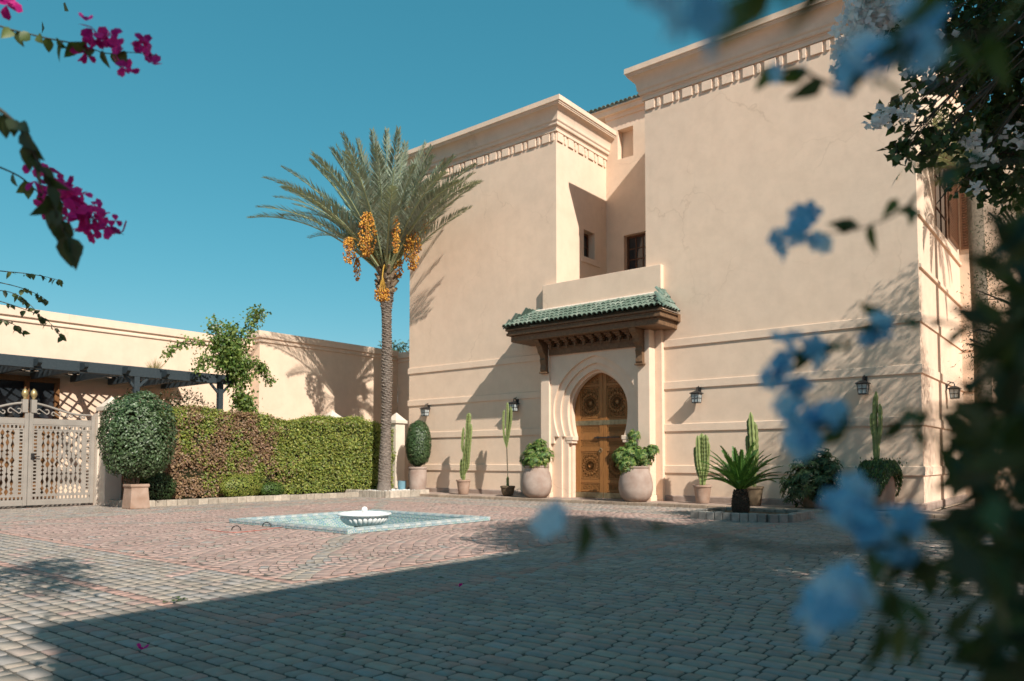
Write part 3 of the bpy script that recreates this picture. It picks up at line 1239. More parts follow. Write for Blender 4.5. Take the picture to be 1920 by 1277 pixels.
# sloping bed under the tiles
EY, EZ, TY, TZ = CYF - 0.05, 5.03, 18.046, 5.60
m = MB()
bl, br, tl, tr = (CXL - 0.03, EY + 0.03, EZ), (CXR + 0.03, EY + 0.03, EZ), (-13.60, TY, TZ), (-9.33, TY, TZ)
m.quad(bl, br, tr, tl)
m.quad(br, (CXR + 0.03, TY, EZ), (CXR + 0.03, TY, EZ), tr)
m.quad((CXL - 0.03, TY, EZ), bl, tl, (CXL - 0.03, TY, EZ))
m.build('roof_bed', M['terracotta_dark'], canopy)
slope = unit(np.array([0, TY - EY, TZ - EZ]))
slope_len = math.hypot(TY - EY, TZ - EZ)
upn = np.cross((1, 0, 0), slope)
hipx = 0.40 / slope_len                                 # how far the hip comes in along the slope
n_t = int((CXR - CXL) / 0.158)
for r_ in range(4):
    s0 = -0.05 + r_ * 0.27
    for k in range(n_t + 1):
        x = CXL + 0.02 + k * (CXR - CXL - 0.04) / n_t
        if x < CXL + max(0, s0) * hipx - 0.02 or x > CXR - max(0, s0) * hipx + 0.02:
            continue
        p = np.array([x, EY, EZ + 0.03]) + slope * s0 + upn * (0.006 + 0.004 * (3 - r_))
        put_tile(canopy, p + upn * 0.022, slope - upn * 0.055, upn)
# end slopes
for s, xe, xt in ((1, CXR, -9.33), (-1, CXL, -13.60)):
    d = unit(np.array([xt - xe, 0, TZ - EZ]))
    L = math.hypot(xt - xe, TZ - EZ)
    u_ = np.cross(d, (0, 1, 0))
    if u_[2] < 0:
        u_ = -u_
    for r_ in range(3):
        s0 = -0.05 + r_ * 0.24
        for k in range(7):
            yy = EY + 0.10 + k * 0.155
            if yy < EY + max(0, s0) * (TY - EY) / L * 0.85 or yy > 18.0:
                continue
            put_tile(canopy, np.array([xe + s * 0.03, yy, EZ + 0.03]) + d * s0 + u_ * 0.028, d - u_ * 0.075, u_)
    a, b = np.array([xe + s * 0.02, EY, EZ + 0.06]), np.array([xt, TY, TZ + 0.06])
    dd = unit(b - a)
    for k in range(5):
        put_tile(canopy, a + dd * (-0.02 + k * 0.26) + np.array([0, 0, 0.012]), dd + np.array([0, 0, -0.05]), np.array([0, 0, 1.0]))
m = MB()
sweep(m, [(-13.62, TY - 0.001), (-9.30, TY - 0.001)], [(0, TZ - 0.05), (0.10, TZ - 0.02), (0.10, TZ + 0.05), (0.06, TZ + 0.09), (0, TZ + 0.09)])
m.build('mortar_ridge', M['plaster_white'], canopy)

# tile edging on the balcony wall top
eave = one('eave', M['plaster'], house, lambda m: m.box(LX1 - 2.6, YB_ - 0.22, 12.722, RX0 - 0.002, YB_ + 0.3, 12.76))
for k in range(34):
    x = LX1 - 2.5 + k * 0.163
    if x > RX0 - 0.08:
        break
    put_tile(eave, (x, YB_ - 0.30, 12.765), np.array([0, 1, 0.30]), np.array([0, -0.3, 1]))

# windows -----------------------------------------------------------------------------


def window(parent, fn, u0, u1, v0, v1, d, nu, nv, label=None):
    """timber window set d deep in an opening; fn(u,v,d)"""
    fr = MB()
    t, th = 0.07, 0.06
    f = lambda a, c, b, e: fr.prism([(a, c), (b, c), (b, e), (a, e)], lambda u, v, w: fn(u, v, w), d, d + th)
    f(u0, v0, u0 + t, v1)
    f(u1 - t, v0, u1, v1)
    f(u0 + t, v0, u1 - t, v0 + t)
    f(u0 + t, v1 - t, u1 - t, v1)
    w = fr.build('window', M['wood_win'], parent)
    if label:
        w['label'] = label
    bars = MB()
    du, dv = (u1 - u0 - 2 * t) / nu, (v1 - v0 - 2 * t) / nv
    for i in range(1, nu):
        c = u0 + t + i * du
        bars.prism([(c - .018, v0 + t), (c + .018, v0 + t), (c + .018, v1 - t), (c - .018, v1 - t)], fn, d + 0.012, d + 0.045)
    for j in range(1, nv):
        c = v0 + t + j * dv
        bars.prism([(u0 + t, c - .018), (u1 - t, c - .018), (u1 - t, c + .018), (u0 + t, c + .018)], fn, d + 0.014, d + 0.043)
    if bars.v:
        bars.build('glazing_bar', M['wood_win'], w)
    for i in range(nu):
        for j in range(nv):
            pane = MB()
            a, c = u0 + t + i * du, v0 + t + j * dv
            pane.quad(fn(a, c, d + 0.03), fn(a + du, c, d + 0.03), fn(a + du, c + dv, d + 0.03), fn(a, c + dv, d + 0.03))
            pane.build('pane', M['glass'], w)
    return w


window(house, fy(YB_), -12.31, -10.9, 7.25, 8.46, 0.20, 5, 3, 'timber balcony window half hidden by the right wing')
window(house, fx(LX1), 19.70, 20.34, 7.60, 8.48, 0.24, 1, 2, 'small shaded window in the side of the left wing')
m = MB()
m.prism([(19.56, 7.42), (20.62, 7.42), (20.62, 7.60), (19.56, 7.60)], lambda u, v, w: (LX1 + w, u, v), 0, 0.035)
m.build('window_sill', M['plaster_trim'], house)
window(house, fx(RX1), 20.4, 23.6, 6.85, 9.6, 0.22, 4, 3, 'dark window in the side of the right wing')


def shutter(u0, v0, u1, v1, fn):
    m = MB()
    pr_ = lambda a, c, b, e, d0, d1: m.prism([(a, c), (b, c), (b, e), (a, e)], fn, d0, d1)
    pr_(u0, v0, u0 + .05, v1, 0.02, 0.07)
    pr_(u1 - .05, v0, u1, v1, 0.02, 0.07)
    pr_(u0 + .05, v0, u1 - .05, v0 + .07, 0.02, 0.07)
    pr_(u0 + .05, v1 - .07, u1 - .05, v1, 0.02, 0.07)
    sh = m.build('shutter', M['wood_win'], house)
    z = v0 + 0.10
    while z < v1 - 0.1:
        q = MB()
        q.prism([(u0 + .05, z), (u1 - .05, z), (u1 - .05, z + .045), (u0 + .05, z + .045)], fn, 0.03, 0.055)
        q.build('louvre', M['wood_win'], sh)
        z += 0.075


shutter(-3.22, 7.0, -2.78, 9.3, lambda u, v, w: (u, YI - w, v))
shutter(22.0, 6.9, 23.4, 9.3, lambda u, v, w: (RX1 + w, u, v))


# ================================================================== wing of the house behind the camera (casts the big shade)
wing = thing('house_wing', (4.6, -2.3, 0), 'plain plaster house wing beside the camera that shades the paving', 'house')
m = MB()
WX0, WY0, WY1, WH = 4.6, -2.33, 3.2, 9.0
m.box(WX0 + 0.12, WY0 + 0.12, 0, 11, WY1 - 0.12, WH - 0.3)
m.build('wall', M['plaster'], wing)
m = MB()
m.box(WX0, WY0, WH - 0.3, 11.1, WY1, WH)
m.build('cornice', M['plaster_trim'], wing)
for z in BANDS[:3]:
    m = MB()
    m.box(WX0 + 0.085, WY0 + 0.085, z, 11, WY1 - 0.085, z + 0.2)
    m.build('string_course', M['plaster_trim'], wing)
m = MB()
m.box(WX0 + 0.10, -0.4, 1.0, WX0 + 0.14, 0.8, 2.3)
m.build('shutter', M['wood_win'], wing)

# ================================================================== courtyard walls on the left
GX = -20.2


def capped_wall(name, label, path, z, th, ledge=True):
    t = thing(name, (path[0][0], path[0][1], 0), label, 'wall')
    m = MB()
    sweep(m, path, [(0, 0), (0, z - 0.001), (-th, z - 0.001), (-th, 0)])
    m.build('wall_face', M['plaster'], t)
    m = MB()
    sweep(m, path, [(0.0, z - 0.40), (0.045, z - 0.38), (0.045, z - 0.33), (0.02, z - 0.31), (0.02, z - 0.25), (0.08, z - 0.235), (0.08, z), (-th - 0.03, z), (-th - 0.03, z - 0.2)])
    m.build('coping', M['plaster_trim'], t)
    return t


wl = capped_wall('boundary_wall', 'long cream boundary wall rising behind the pergola', [(-23.5, 14.59), (-23.5, -8)][::-1], 5.36, 0.35)
capped_wall('boundary_wall', 'taller cream wall section carrying the palm shadow', [(-23.7, 14.6), (-23.0, 14.6), (-23.0, 21.0)], 5.64, 0.3)
capped_wall('boundary_wall', 'shaded wall joining the cream wall to the house corner', [(-22.995, 21.0), (LX0 - 0.01, 21.0)], 5.56, 0.3)

# timber shopfront-like window under the pergola
ww = thing('garden_window', (-23.5, 6.0, 0), 'brown timber window with dark panes under the pergola', 'window')
m = MB()
y0w, y1w = 1.5, 8.48
m.box(-23.497, y0w, 3.33, -23.38, y1w, 3.48)
m.box(-23.497, y0w, 2.2, -23.38, y1w, 2.32)
n_p = 9
for k in range(n_p + 1):
    yy = y0w + k * (y1w - y0w - 0.12) / n_p
    m.box(-23.497, yy, 2.32, -23.40, yy + 0.12, 3.33)
m.box(-23.497, y0w, 0.1, -23.42, y1w, 2.2)
m.build('frame', M['wood_mid'], ww)
for k in range(n_p):
    yy = y0w + k * (y1w - y0w - 0.12) / n_p + 0.12
    m = MB()
    m.quad((-23.47, yy, 2.32), (-23.47, yy + (y1w - y0w - 0.12) / n_p - 0.12, 2.32), (-23.47, yy + (y1w - y0w - 0.12) / n_p - 0.12, 3.33), (-23.47, yy, 3.33))
    m.build('pane', M['glass'], ww)

# low garden wall with capped pillars behind the hedge
gw = thing('garden_wall', (GX, 13, 0), 'low plaster garden wall with pointed pillar caps behind the hedge', 'wall')
m = MB()
m.box(GX - 0.13, 8.75, 0, GX + 0.13, 17.75, 2.28)
m.build('wall_face', M['plaster_trim'], gw)
m = MB()
m.box(GX - 0.19, 8.75, 2.281, GX + 0.19, 17.75, 2.36)
m.build('coping', M['plaster_trim'], gw)
for x, y, s in ((GX, 8.55, 0.42), (GX, 15.55, 0.5), (-19.35, 17.62, 0.42)):
    m = MB()
    h = s / 2
    m.box(x - h, y - h, 0, x + h, y + h, 2.42)
    pl = m.build('pillar', M['plaster_white'], gw, bevel=0.01)
    m = MB()
    m.box(x - h - .06, y - h - .06, 2.421, x + h + .06, y + h + .06, 2.52)
    m.add([(x - h - .04, y - h - .04, 2.521), (x + h + .04, y - h - .04, 2.521), (x + h + .04, y + h + .04, 2.521), (x - h - .04, y + h + .04, 2.521), (x, y, 2.80)],
          [(0, 1, 4), (1, 2, 4), (2, 3, 4), (3, 0, 4)])
    m.build('cap', M['plaster_white'], pl)

# ------------------------------------------------------------------ pergola
pg = thing('pergola', (GX, 8, 0), 'dark blue painted timber pergola with diagonal lattice roof', 'pergola')
beam = one('beam', M['pergola'], pg, lambda m: m.box(GX - 0.07, 1.0, 3.36, GX + 0.07, 11.95, 3.63), bevel=0.01)
yy = 1.6
k = 0
while yy < 11.9:
    m = MB()
    m.prism([(-23.45, 3.40), (-19.92, 3.40), (-19.82, 3.47), (-19.80, 3.58), (-23.45, 3.58)], lambda u, v, w: (u, w, v), yy - 0.045, yy + 0.045)
    m.build('rafter', M['pergola'], pg)
    yy += 1.03 if yy < 9 else 0.8
for y in (4.2, 9.16, 11.55):
    m = MB()
    zb = 2.36 if y > 8.8 else 0.0
    m.box(GX - 0.07, y - 0.07, zb, GX + 0.07, y + 0.07, 3.36)
    m.box(GX - 0.11, y - 0.11, zb, GX + 0.11, y + 0.11, zb + 0.14)
    m.build('post', M['pergola'], pg, bevel=0.008)
    for s in (-1, 1):
        m = MB()
        m.bar((GX, y + s * 0.06, 3.10), (GX, y + s * 0.30, 3.36), 0.06, 0.06, up=(1, 0, 0))
        m.build('brace', M['pergola'], pg)
x0, x1, y0, y1 = -23.44, -20.28, 1.0, 11.9
for sgn in (1, -1):
    c = -14.0
    while c < 14.0:
        p, q = ((x0 + x1) / 2 - 8, 6.4 + c - 8 * sgn), ((x0 + x1) / 2 + 8, 6.4 + c + 8 * sgn)
        cs = clipseg(p, q, x0, x1, y0, y1)
        if cs and math.dist(*cs) > 0.1:
            m = MB()
            zz = 3.60 + 0.018 * (sgn > 0)
            m.bar((*cs[0], zz), (*cs[1], zz), 0.05, 0.017)
            m.build('lattice_slat', M['pergola'], pg)
        c += 0.36

m = MB()
m.box(-23.44, 1.0, 3.65, -22.85, 11.9, 3.68)
m.build('roof_board', M['pergola'], pg)
# ------------------------------------------------------------------ gate
GTX = -20.5


def gate_leaf(label, y0, y1, rise_at):
    g = thing('gate_leaf', (GTX, y0, 0), label, 'gate', 'leaves of the double metal gate')
    T = 0.025
    bx = lambda m, a, c, b, d, e=0.0: m.box(GTX - T - e, a, c, GTX + T + e, b, d)
    m = MB()
    ft = 0.085
    bx(m, y0, 0.06, y0 + ft, 2.30, 0.01)
    bx(m, y1 - ft, 0.06, y1, 2.30, 0.01)
    bx(m, y0 + ft, 0.06, y1 - ft, 0.17)
    bx(m, y0 + ft, 2.02, y1 - ft, 2.13)
    m.build('frame', M['gate'], g, bevel=0.006)
    # pierced borders
    m = MB()
    e0, e1, z0, z1 = y0 + ft, y1 - ft, 0.17, 2.02
    hole, web = 0.05, 0.035
    for zz in (z0, z1 - 0.13):
        bx(m, e0, zz, e1, zz + 0.03, -0.008)
        bx(m, e0, zz + 0.10, e1, zz + 0.13, -0.008)
        k = e0
        while k < e1 - web:
            bx(m, k, zz + 0.03, k + web, zz + 0.10, -0.010)
            k += hole + web
    for yy in (e0, e1 - 0.13):
        bx(m, yy, z0 + 0.13, yy + 0.03, z1 - 0.13, -0.009)
        bx(m, yy + 0.10, z0 + 0.13, yy + 0.13, z1 - 0.13, -0.009)
        k = z0 + 0.13
        while k < z1 - 0.13 - web:
            bx(m, yy + 0.03, k, yy + 0.10, k + web, -0.011)
            k += hole + web
    m.build('pierced_border', M['gate'], g)
    # strips between the turned openings
    i0, i1, j0, j1 = e0 + 0.13, e1 - 0.13, z0 + 0.13, z1 - 0.13
    n = max(4, round((i1 - i0) / 0.108))
    p = (i1 - i0) / n

    def opening(k, t):
        t = t if k % 2 == 0 else 1 - t
        w = 0.010
        for c, h, a in ((0.06, 0.045, 0.030), (0.13, 0.022, 0.022), (0.24, 0.055, 0.024), (0.33, 0.02, 0.02), (0.47, 0.05, 0.036), (0.56, 0.018, 0.03), (0.62, 0.018, 0.027), (0.68, 0.02, 0.03), (0.80, 0.05, 0.024), (0.90, 0.03, 0.030), (0.96, 0.02, 0.026)):
            d = abs(t - c) / h
            if d < 1:
                w = max(w, 0.010 + 1.25 * a * (1 - d) ** 0.8)
        if t < 0.012 or t > 0.985:
            w = 0.0
        return w
    ts = np.linspace(0, 1, 75)
    for k in range(n):
        ya, yb = i0 + k * p, i0 + (k + 1) * p
        left = [(ya + (opening(k, t) if k > 0 else 0), j0 + t * (j1 - j0)) for t in ts]
        right = [(yb - (opening(k + 1, t) if k < n - 1 else 0), j0 + t * (j1 - j0)) for t in ts]
        m = MB()
        N_ = len(ts)
        vs_ = []
        for xx in (GTX + 0.012, GTX - 0.012):
            vs_ += [(xx, *q) for q in left] + [(xx, *q) for q in right]
        fs_ = []
        for i in range(N_ - 1):
            fs_.append((i, N_ + i, N_ + i + 1, i + 1))
            fs_.append((2 * N_ + i, 2 * N_ + i + 1, 3 * N_ + i + 1, 3 * N_ + i))
            fs_.append((i, i + 1, 2 * N_ + i + 1, 2 * N_ + i))
            fs_.append((N_ + i, 3 * N_ + i, 3 * N_ + i + 1, N_ + i + 1))
        m.add(vs_, fs_)
        m.build('picket', M['gate'], g)
    # crest with scrolls
    m = MB()
    ys = np.linspace(y0 + ft, y1 - ft, 24)
    up_ = lambda yy: 2.30 + 0.24 * (0.5 + 0.5 * math.cos(math.pi * min(1, abs(yy - rise_at) / (0.80 * (y1 - y0)))))
    m.tube([(GTX, yy, up_(yy)) for yy in ys], 0.028, 8)
    m.box(GTX - 0.02, y0 + ft, 2.131, GTX + 0.02, y1 - ft, 2.17)
    m.build('crest_rail', M['gate'], g, smooth='auto')
    for q in range(4):
        cy = y0 + ft + (q + 0.7) * (y1 - y0 - 2 * ft) / 4.4
        h = up_(cy) - 2.17
        if h < 0.12:
            continue
        m = MB()
        pts = []
        for t in np.linspace(0, 1, 26):
            a = (t - 0.5) * 2
            th = a * 3.6
            r = h * 0.27 * (1 - 0.75 * abs(a) ** 0.8)
            sy_ = math.copysign(1, a)
            pts.append((GTX, cy + sy_ * h * 0.30 + r * math.sin(th) * 1.1 - sy_ * h * .08, 2.17 + h * 0.5 + sy_ * h * 0.06 - r * math.cos(th) * sy_))
        m.tube(pts, 0.016, 6)
        m.build('scroll', M['gate'], g, smooth=True)
    # finial
    fyv = rise_at + (0.09 if rise_at <= y0 + 0.01 else -0.09)
    m = MB()
    m.box(GTX - 0.06, fyv - 0.06, 2.30, GTX + 0.06, fyv + 0.06, 2.62)
    m.build('head_block', M['gate'], g, bevel=0.008)
    m = MB()
    m.lathe([(0.02, 0), (0.045, 0.01), (0.025, 0.035), (0.06, 0.08), (0.075, 0.14), (0.06, 0.20), (0.03, 0.245), (0.008, 0.27)], (GTX, fyv, 2.62), 14)
    m.build('finial', M['gold'], g, smooth=True)
    return g


gR = gate_leaf('right leaf of the pierced grey metal gate, next to the clipped shrub', 6.77, 8.27, 6.77)
m = MB()
m.tube([(GTX + 0.03, 6.86, 1.24), (GTX + 0.08, 6.86, 1.24), (GTX + 0.08, 7.0, 1.24)], 0.012, 6)
m.box(GTX + 0.026, 6.82, 1.16, GTX + 0.036, 6.90, 1.32)
m.build('handle', M['iron'], gR)
gate_leaf('left leaf of the pierced grey metal gate, cut by the picture edge', 5.25, 6.76, 6.76)
gp = one('gate_post', M['plaster_white'], None, lambda m: m.box(GTX - 0.12, 8.30, -0.02, GTX + 0.14, 8.335, 2.36))
props(gp, 'narrow white plaster jamb right of the metal gate', 'gate post')

# ================================================================== basin and fountain
basin = thing('tiled_basin', (PC[0], PC[1], 0), 'square sunken basin lined with blue and white mosaic tiles', 'basin')
RW, RH, BD = 0.20, 0.06, 0.36
for a in ((PX0, PY0, PX1, PY0 + RW), (PX0, PY1 - RW, PX1, PY1), (PX0, PY0 + RW, PX0 + RW, PY1 - RW), (PX1 - RW, PY0 + RW, PX1, PY1 - RW)):
    m = MB()
    e = 0.0015
    m.box(a[0] + e, a[1] + e, -0.05, a[2] - e, a[3] - e, RH)
    rim = m.build('rim', M['mosaic_rim'], basin, bevel=0.01)
    # white edge tiles along the outer and inner arris
    along_x = (a[2] - a[0]) > (a[3] - a[1])
    n = int(((a[2] - a[0]) if along_x else (a[3] - a[1])) / 0.125)
    for side in (0, 1):
        for k in range(n):
            m = MB()
            t = 0.125
            if along_x:
                x0 = a[0] + k * (a[2] - a[0]) / n
                y0 = a[1] - 0.004 if side == 0 else a[3] - 0.036
                m.box(x0 + .003, y0, RH - 0.03, x0 + t - .003, y0 + 0.04, RH + 0.004)
            else:
                y0 = a[1] + k * (a[3] - a[1]) / n
                x0 = a[0] - 0.004 if side == 0 else a[2] - 0.036
                m.box(x0, y0 + .003, RH - 0.03, x0 + 0.04, y0 + t - .003, RH + 0.004)
            m.build('edge_tile', M['tile_pale'] if (k + side) % 2 else M['tile_blue'], rim)
m = MB()
ix0, ix1, iy0, iy1 = PX0 + RW, PX1 - RW, PY0 + RW, PY1 - RW
for p, q in (((ix0, iy0), (ix1, iy0)), ((ix1, iy0), (ix1, iy1)), ((ix1, iy1), (ix0, iy1)), ((ix0, iy1), (ix0, iy0))):
    m.quad((*p, -BD), (*q, -BD), (*q, -0.049), (*p, -0.049))
m.build('lining', M['mosaic'], basin)
m = MB()
m.quad((ix0, iy0, -BD), (ix1, iy0, -BD), (ix1, iy1, -BD), (ix0, iy1, -BD))
m.build('basin_floor', M['mosaic'], basin)
wtr = one('water', M['water'], None, lambda m: m.quad((ix0 + .002, iy0 + .002, -0.30), (ix1 - .002, iy0 + .002, -0.30), (ix1 - .002, iy1 - .002, -0.30), (ix0 + .002, iy1 - .002, -0.30)))
props(wtr, kind='structure')

FB = (PC[0] - 0.05, PC[1] + 0.1)
FZ = -0.33
ft_ = thing('fountain_bowl', (FB[0], FB[1], -BD), 'white marble fountain bowl with scalloped underside and ball finial', 'fountain')
m = MB()
m.lathe([(0.24, -0.12), (0.24, 0.04), (0.19, 0.07), (0.155, 0.14), (0.17, 0.20), (0.2, 0.215)], (FB[0], FB[1], FZ), 28)
m.build('pedestal', M['terracotta_dark'], ft_, smooth='auto')
m = MB()
m.lathe([(0.15, 0.215), (0.20, 0.23), (0.30, 0.27), (0.385, 0.335), (0.43, 0.40), (0.44, 0.425), (0.50, 0.435), (0.515, 0.455), (0.50, 0.475), (0.465, 0.48), (0.43, 0.45), (0.30, 0.415), (0.06, 0.405), (0.05, 0.405)], (FB[0], FB[1], FZ), 56)
bowl = m.build('bowl', M['marble'], ft_, smooth='auto')
for k in range(28):
    th = 2 * math.pi * k / 28
    c, s = math.cos(th), math.sin(th)
    m = MB()
    pts = [(FB[0] + r * c, FB[1] + r * s, FZ + z) for r, z in ((0.24, 0.245), (0.31, 0.275), (0.375, 0.33), (0.42, 0.385), (0.435, 0.415))]
    m.tube(pts, [0.012, 0.028, 0.040, 0.044, 0.02], 8)
    m.build('flute', M['marble'], bowl, smooth=True)
m = MB()
m.lathe([(0.05, 0.40), (0.04, 0.44), (0.03, 0.47), (0.05, 0.49)] + [(0.058 * math.cos(t), 0.54 + 0.058 * math.sin(t)) for t in np.linspace(-1.2, 1.5, 9)], (FB[0], FB[1], FZ), 18)
m.build('finial', M['marble'], ft_, smooth=True)


# ================================================================== kerbs and beds
def kerb_run(parent, p, q, w=0.16, h=0.16, L0=0.28, base=(0.42, 0.36, 0.29), z0=-0.04):
    p, q = np.array(p, float), np.array(q, float)
    L = np.linalg.norm(q - p)
    n = max(1, int(round(L / L0)))
    d = (q - p) / L
    s = np.array([-d[1], d[0]])
    for k in range(n):
        a, b = p + d * (k * L / n + 0.005), p + d * ((k + 1) * L / n - 0.005)
        m = MB()
        hh = h + rng.normal(0, 0.005)
        vs_ = [(*(a - s * w / 2), z0), (*(b - s * w / 2), z0), (*(b + s * w / 2), z0), (*(a + s * w / 2), z0)]
        vs_ += [(v[0], v[1], hh) for v in vs_]
        m.add(vs_, [(3, 2, 1, 0), (4, 5, 6, 7), (0, 1, 5, 4), (1, 2, 6, 5), (2, 3, 7, 6), (3, 0, 4, 7)], tuple(np.array(base) * rng.normal(1, 0.10)))
        m.build('kerb_stone', M['kerb'], parent, color=True, bevel=0.012)


bed = thing('hedge_bed', (-19.3, 12, 0), 'long planting bed edged with pale kerb stones under the hedge', 'bed')
m = MB()
m.box(-20.05, 8.6, -0.05, -18.82, 15.5, 0.11)
m.build('soil', M['earth'], bed)
kerb_run(bed, (-18.74, 8.45), (-18.74, 15.42), 0.17, 0.15)
kerb_run(bed, (-20.0, 8.52), (-18.84, 8.52), 0.15, 0.15)

pal_pl = thing('palm_planter', (-18.3, 16.4, 0), 'raised stone-edged bed of white pebbles round the palm trunk', 'planter')
m = MB()
m.box(-20.05, 15.6, -0.05, -17.56, 17.35, 0.13)
m.build('soil', M['earth'], pal_pl)
kerb_run(pal_pl, (-19.95, 15.52), (-17.40, 15.52), 0.16, 0.21, 0.115, (0.46, 0.40, 0.33))
kerb_run(pal_pl, (-17.48, 15.62), (-17.48, 17.30), 0.16, 0.21, 0.42, (0.46, 0.40, 0.33))
ico = np.array([(-1, 1.618, 0), (1, 1.618, 0), (-1, -1.618, 0), (1, -1.618, 0), (0, -1, 1.618), (0, 1, 1.618), (0, -1, -1.618), (0, 1, -1.618), (1.618, 0, -1), (1.618, 0, 1), (-1.618, 0, -1), (-1.618, 0, 1)]) / 1.902
icoF = np.array([(0, 11, 5), (0, 5, 1), (0, 1, 7), (0, 7, 10), (0, 10, 11), (1, 5, 9), (5, 11, 4), (11, 10, 2), (10, 7, 6), (7, 1, 8), (3, 9, 4), (3, 4, 2), (3, 2, 6), (3, 6, 8), (3, 8, 9), (4, 9, 5), (2, 4, 11), (6, 2, 10), (8, 6, 7), (9, 8, 1)])


def blobs(name, mat, parent, P, S, cols, kind='stuff', squash=(1, 1, 1)):
    n = len(P)
    S = np.broadcast_to(np.asarray(S, float), (n,))
    V = (ico[None] * np.array(squash)[None, None] * S[:, None, None] + np.asarray(P)[:, None, :]).reshape(-1, 3) - ORIGIN[parent.name]
    F = ((np.arange(n) * 12)[:, None, None] + icoF[None]).reshape(-1, 3)
    return link(name, mesh_np(name, V, [F], np.repeat(cols, 12, 0), True), mat, parent, kind)


n = 900
blobs('pebbles', M['pebble'], pal_pl, np.c_[rng.uniform(-19.3, -17.6, n), rng.uniform(15.65, 17.3, n), rng.uniform(0.13, 0.17, n)], rng.uniform(0.03, 0.055, n), tints(n, [(0.75, 0.73, 0.70), (0.62, 0.6, 0.57), (0.8, 0.79, 0.77)], 0.06), squash=(1.2, 1, .6))

cyp = thing('cycad_planter', (-5.8, 14.6, 0), 'low stone-edged bed holding the cycad', 'planter')
m = MB()
m.box(-6.5, 13.95, -0.05, -4.9, 15.45, 0.08)
m.build('soil', M['earth'], cyp)
gk = (0.30, 0.28, 0.25)
kerb_run(cyp, (-6.62, 13.88), (-5.1, 13.88), 0.15, 0.15, 0.17, gk)
kerb_run(cyp, (-5.08, 13.86), (-4.82, 14.10), 0.15, 0.15, 0.18, gk)
kerb_run(cyp, (-4.80, 14.16), (-4.80, 15.45), 0.15, 0.15, 0.22, gk)
kerb_run(cyp, (-6.60, 15.50), (-4.85, 15.50), 0.15, 0.15, 0.22, gk)
kerb_run(cyp, (-6.62, 14.00), (-6.62, 15.40), 0.15, 0.15, 0.22, gk)

# ================================================================== pots
STEP = 0.082


def pot(name, label, x, y, z, prof, mat, cat='pot', group=None, sq=False, soil_r=None, soil_z=None, n=32):
    t = thing(name, (x, y, z), label, cat, group)
    m = MB()
    m.lathe(prof, (x, y, z), n if not sq else 4, sq=False)
    if sq:
        m = MB()
        k = math.sqrt(2)
        for (r0, z0), (r1, z1) in zip(prof, prof[1:]):
            pass
        o, fs_ = [], []
        for r, zz in prof:
            for a, b in ((-1, -1), (1, -1), (1, 1), (-1, 1)):
                o.append((x + a * r, y + b * r, z + zz))
        for i in range(len(prof) - 1):
            for q in range(4):
                fs_.append((i * 4 + q, i * 4 + (q + 1) % 4, (i + 1) * 4 + (q + 1) % 4, (i + 1) * 4 + q))
        fs_ += [(3, 2, 1, 0), tuple(range((len(prof) - 1) * 4, len(prof) * 4))]
        m.add(o, fs_)
    m.build('pot_body', mat, t, smooth=False if sq else 'auto', bevel=0.012 if sq else 0)
    return t


def hollow(prof, wall=0.03, down=0.08):
    r, z = prof[-1]
    return prof + [(r - wall, z), (r - wall - 0.01, z - down), (0.01, z - down)]


P_TALL = hollow([(0.20, 0), (0.25, 0.02), (0.285, 0.2), (0.30, 0.5), (0.295, 0.75), (0.285, 0.78), (0.315, 0.79), (0.32, 0.83), (0.31, 0.85)])
P_FLARE = hollow([(0.145, 0), (0.16, 0.02), (0.185, 0.2), (0.21, 0.38), (0.215, 0.40), (0.235, 0.405), (0.238, 0.44), (0.23, 0.455)])
P_BOWL = hollow([(0.12, 0), (0.15, 0.02), (0.19, 0.12), (0.205, 0.22), (0.205, 0.24), (0.225, 0.245), (0.225, 0.29), (0.215, 0.30)])
P_URN = hollow([(0.24, 0), (0.30, 0.02), (0.40, 0.14), (0.445, 0.32), (0.44, 0.5), (0.40, 0.68), (0.35, 0.80), (0.325, 0.85), (0.345, 0.87), (0.35, 0.90), (0.34, 0.915)])
P_SQ = hollow([(0.225, 0), (0.23, 0.03), (0.195, 0.50), (0.21, 0.505), (0.222, 0.54), (0.215, 0.585)])


def pxpos(px, y):
    p = aY(px, 900, y)
    return p[0]


x = pxpos(783, 17.45)
POT_A = (x, 17.45, STEP)
pot('tall_pot', 'tall straight clay pot beside the palm bed', x, 17.45, STEP, P_TALL, M['terracotta_pale'])
POT_B = (pxpos(869, 17.5), 17.5, STEP)
pot('cactus_pot', 'small flared clay pot left of the brown bowl', *POT_B, P_FLARE, M['terracotta'])
POT_C = (pxpos(952, 17.5), 17.5, STEP)
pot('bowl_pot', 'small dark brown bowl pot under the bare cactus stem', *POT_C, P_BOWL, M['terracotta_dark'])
URN_1 = (pxpos(1006, 17.28), 17.28, STEP)
pot('urn', 'big round pale urn left of the arched door', *URN_1, P_URN, M['terracotta_pale'], 'urn', 'urns flanking the door')
URN_2 = (pxpos(1192, 17.22), 17.22, STEP)
pot('urn', 'big round pale urn right of the arched door', *URN_2, P_URN, M['terracotta_pale'], 'urn', 'urns flanking the door')
POT_D = (pxpos(1317, 17.6), 17.6, STEP)
pot('cactus_pot', 'flared clay pot just right of the portal', *POT_D, P_FLARE, M['terracotta'])
POT_E = (pxpos(1413, 17.45), 17.45, STEP)
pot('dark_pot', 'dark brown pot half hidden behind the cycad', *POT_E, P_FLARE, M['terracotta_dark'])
POT_F = (pxpos(1650, 17.5), 17.5, STEP)
P_COL = hollow([(0.22, 0), (0.25, 0.02), (0.28, 0.3), (0.30, 0.6), (0.31, 0.85), (0.33, 0.86), (0.33, 0.92)])
pot('tall_pot', 'tall clay pot smothered by trailing greenery in the shade', *POT_F, P_COL, M['terracotta'])
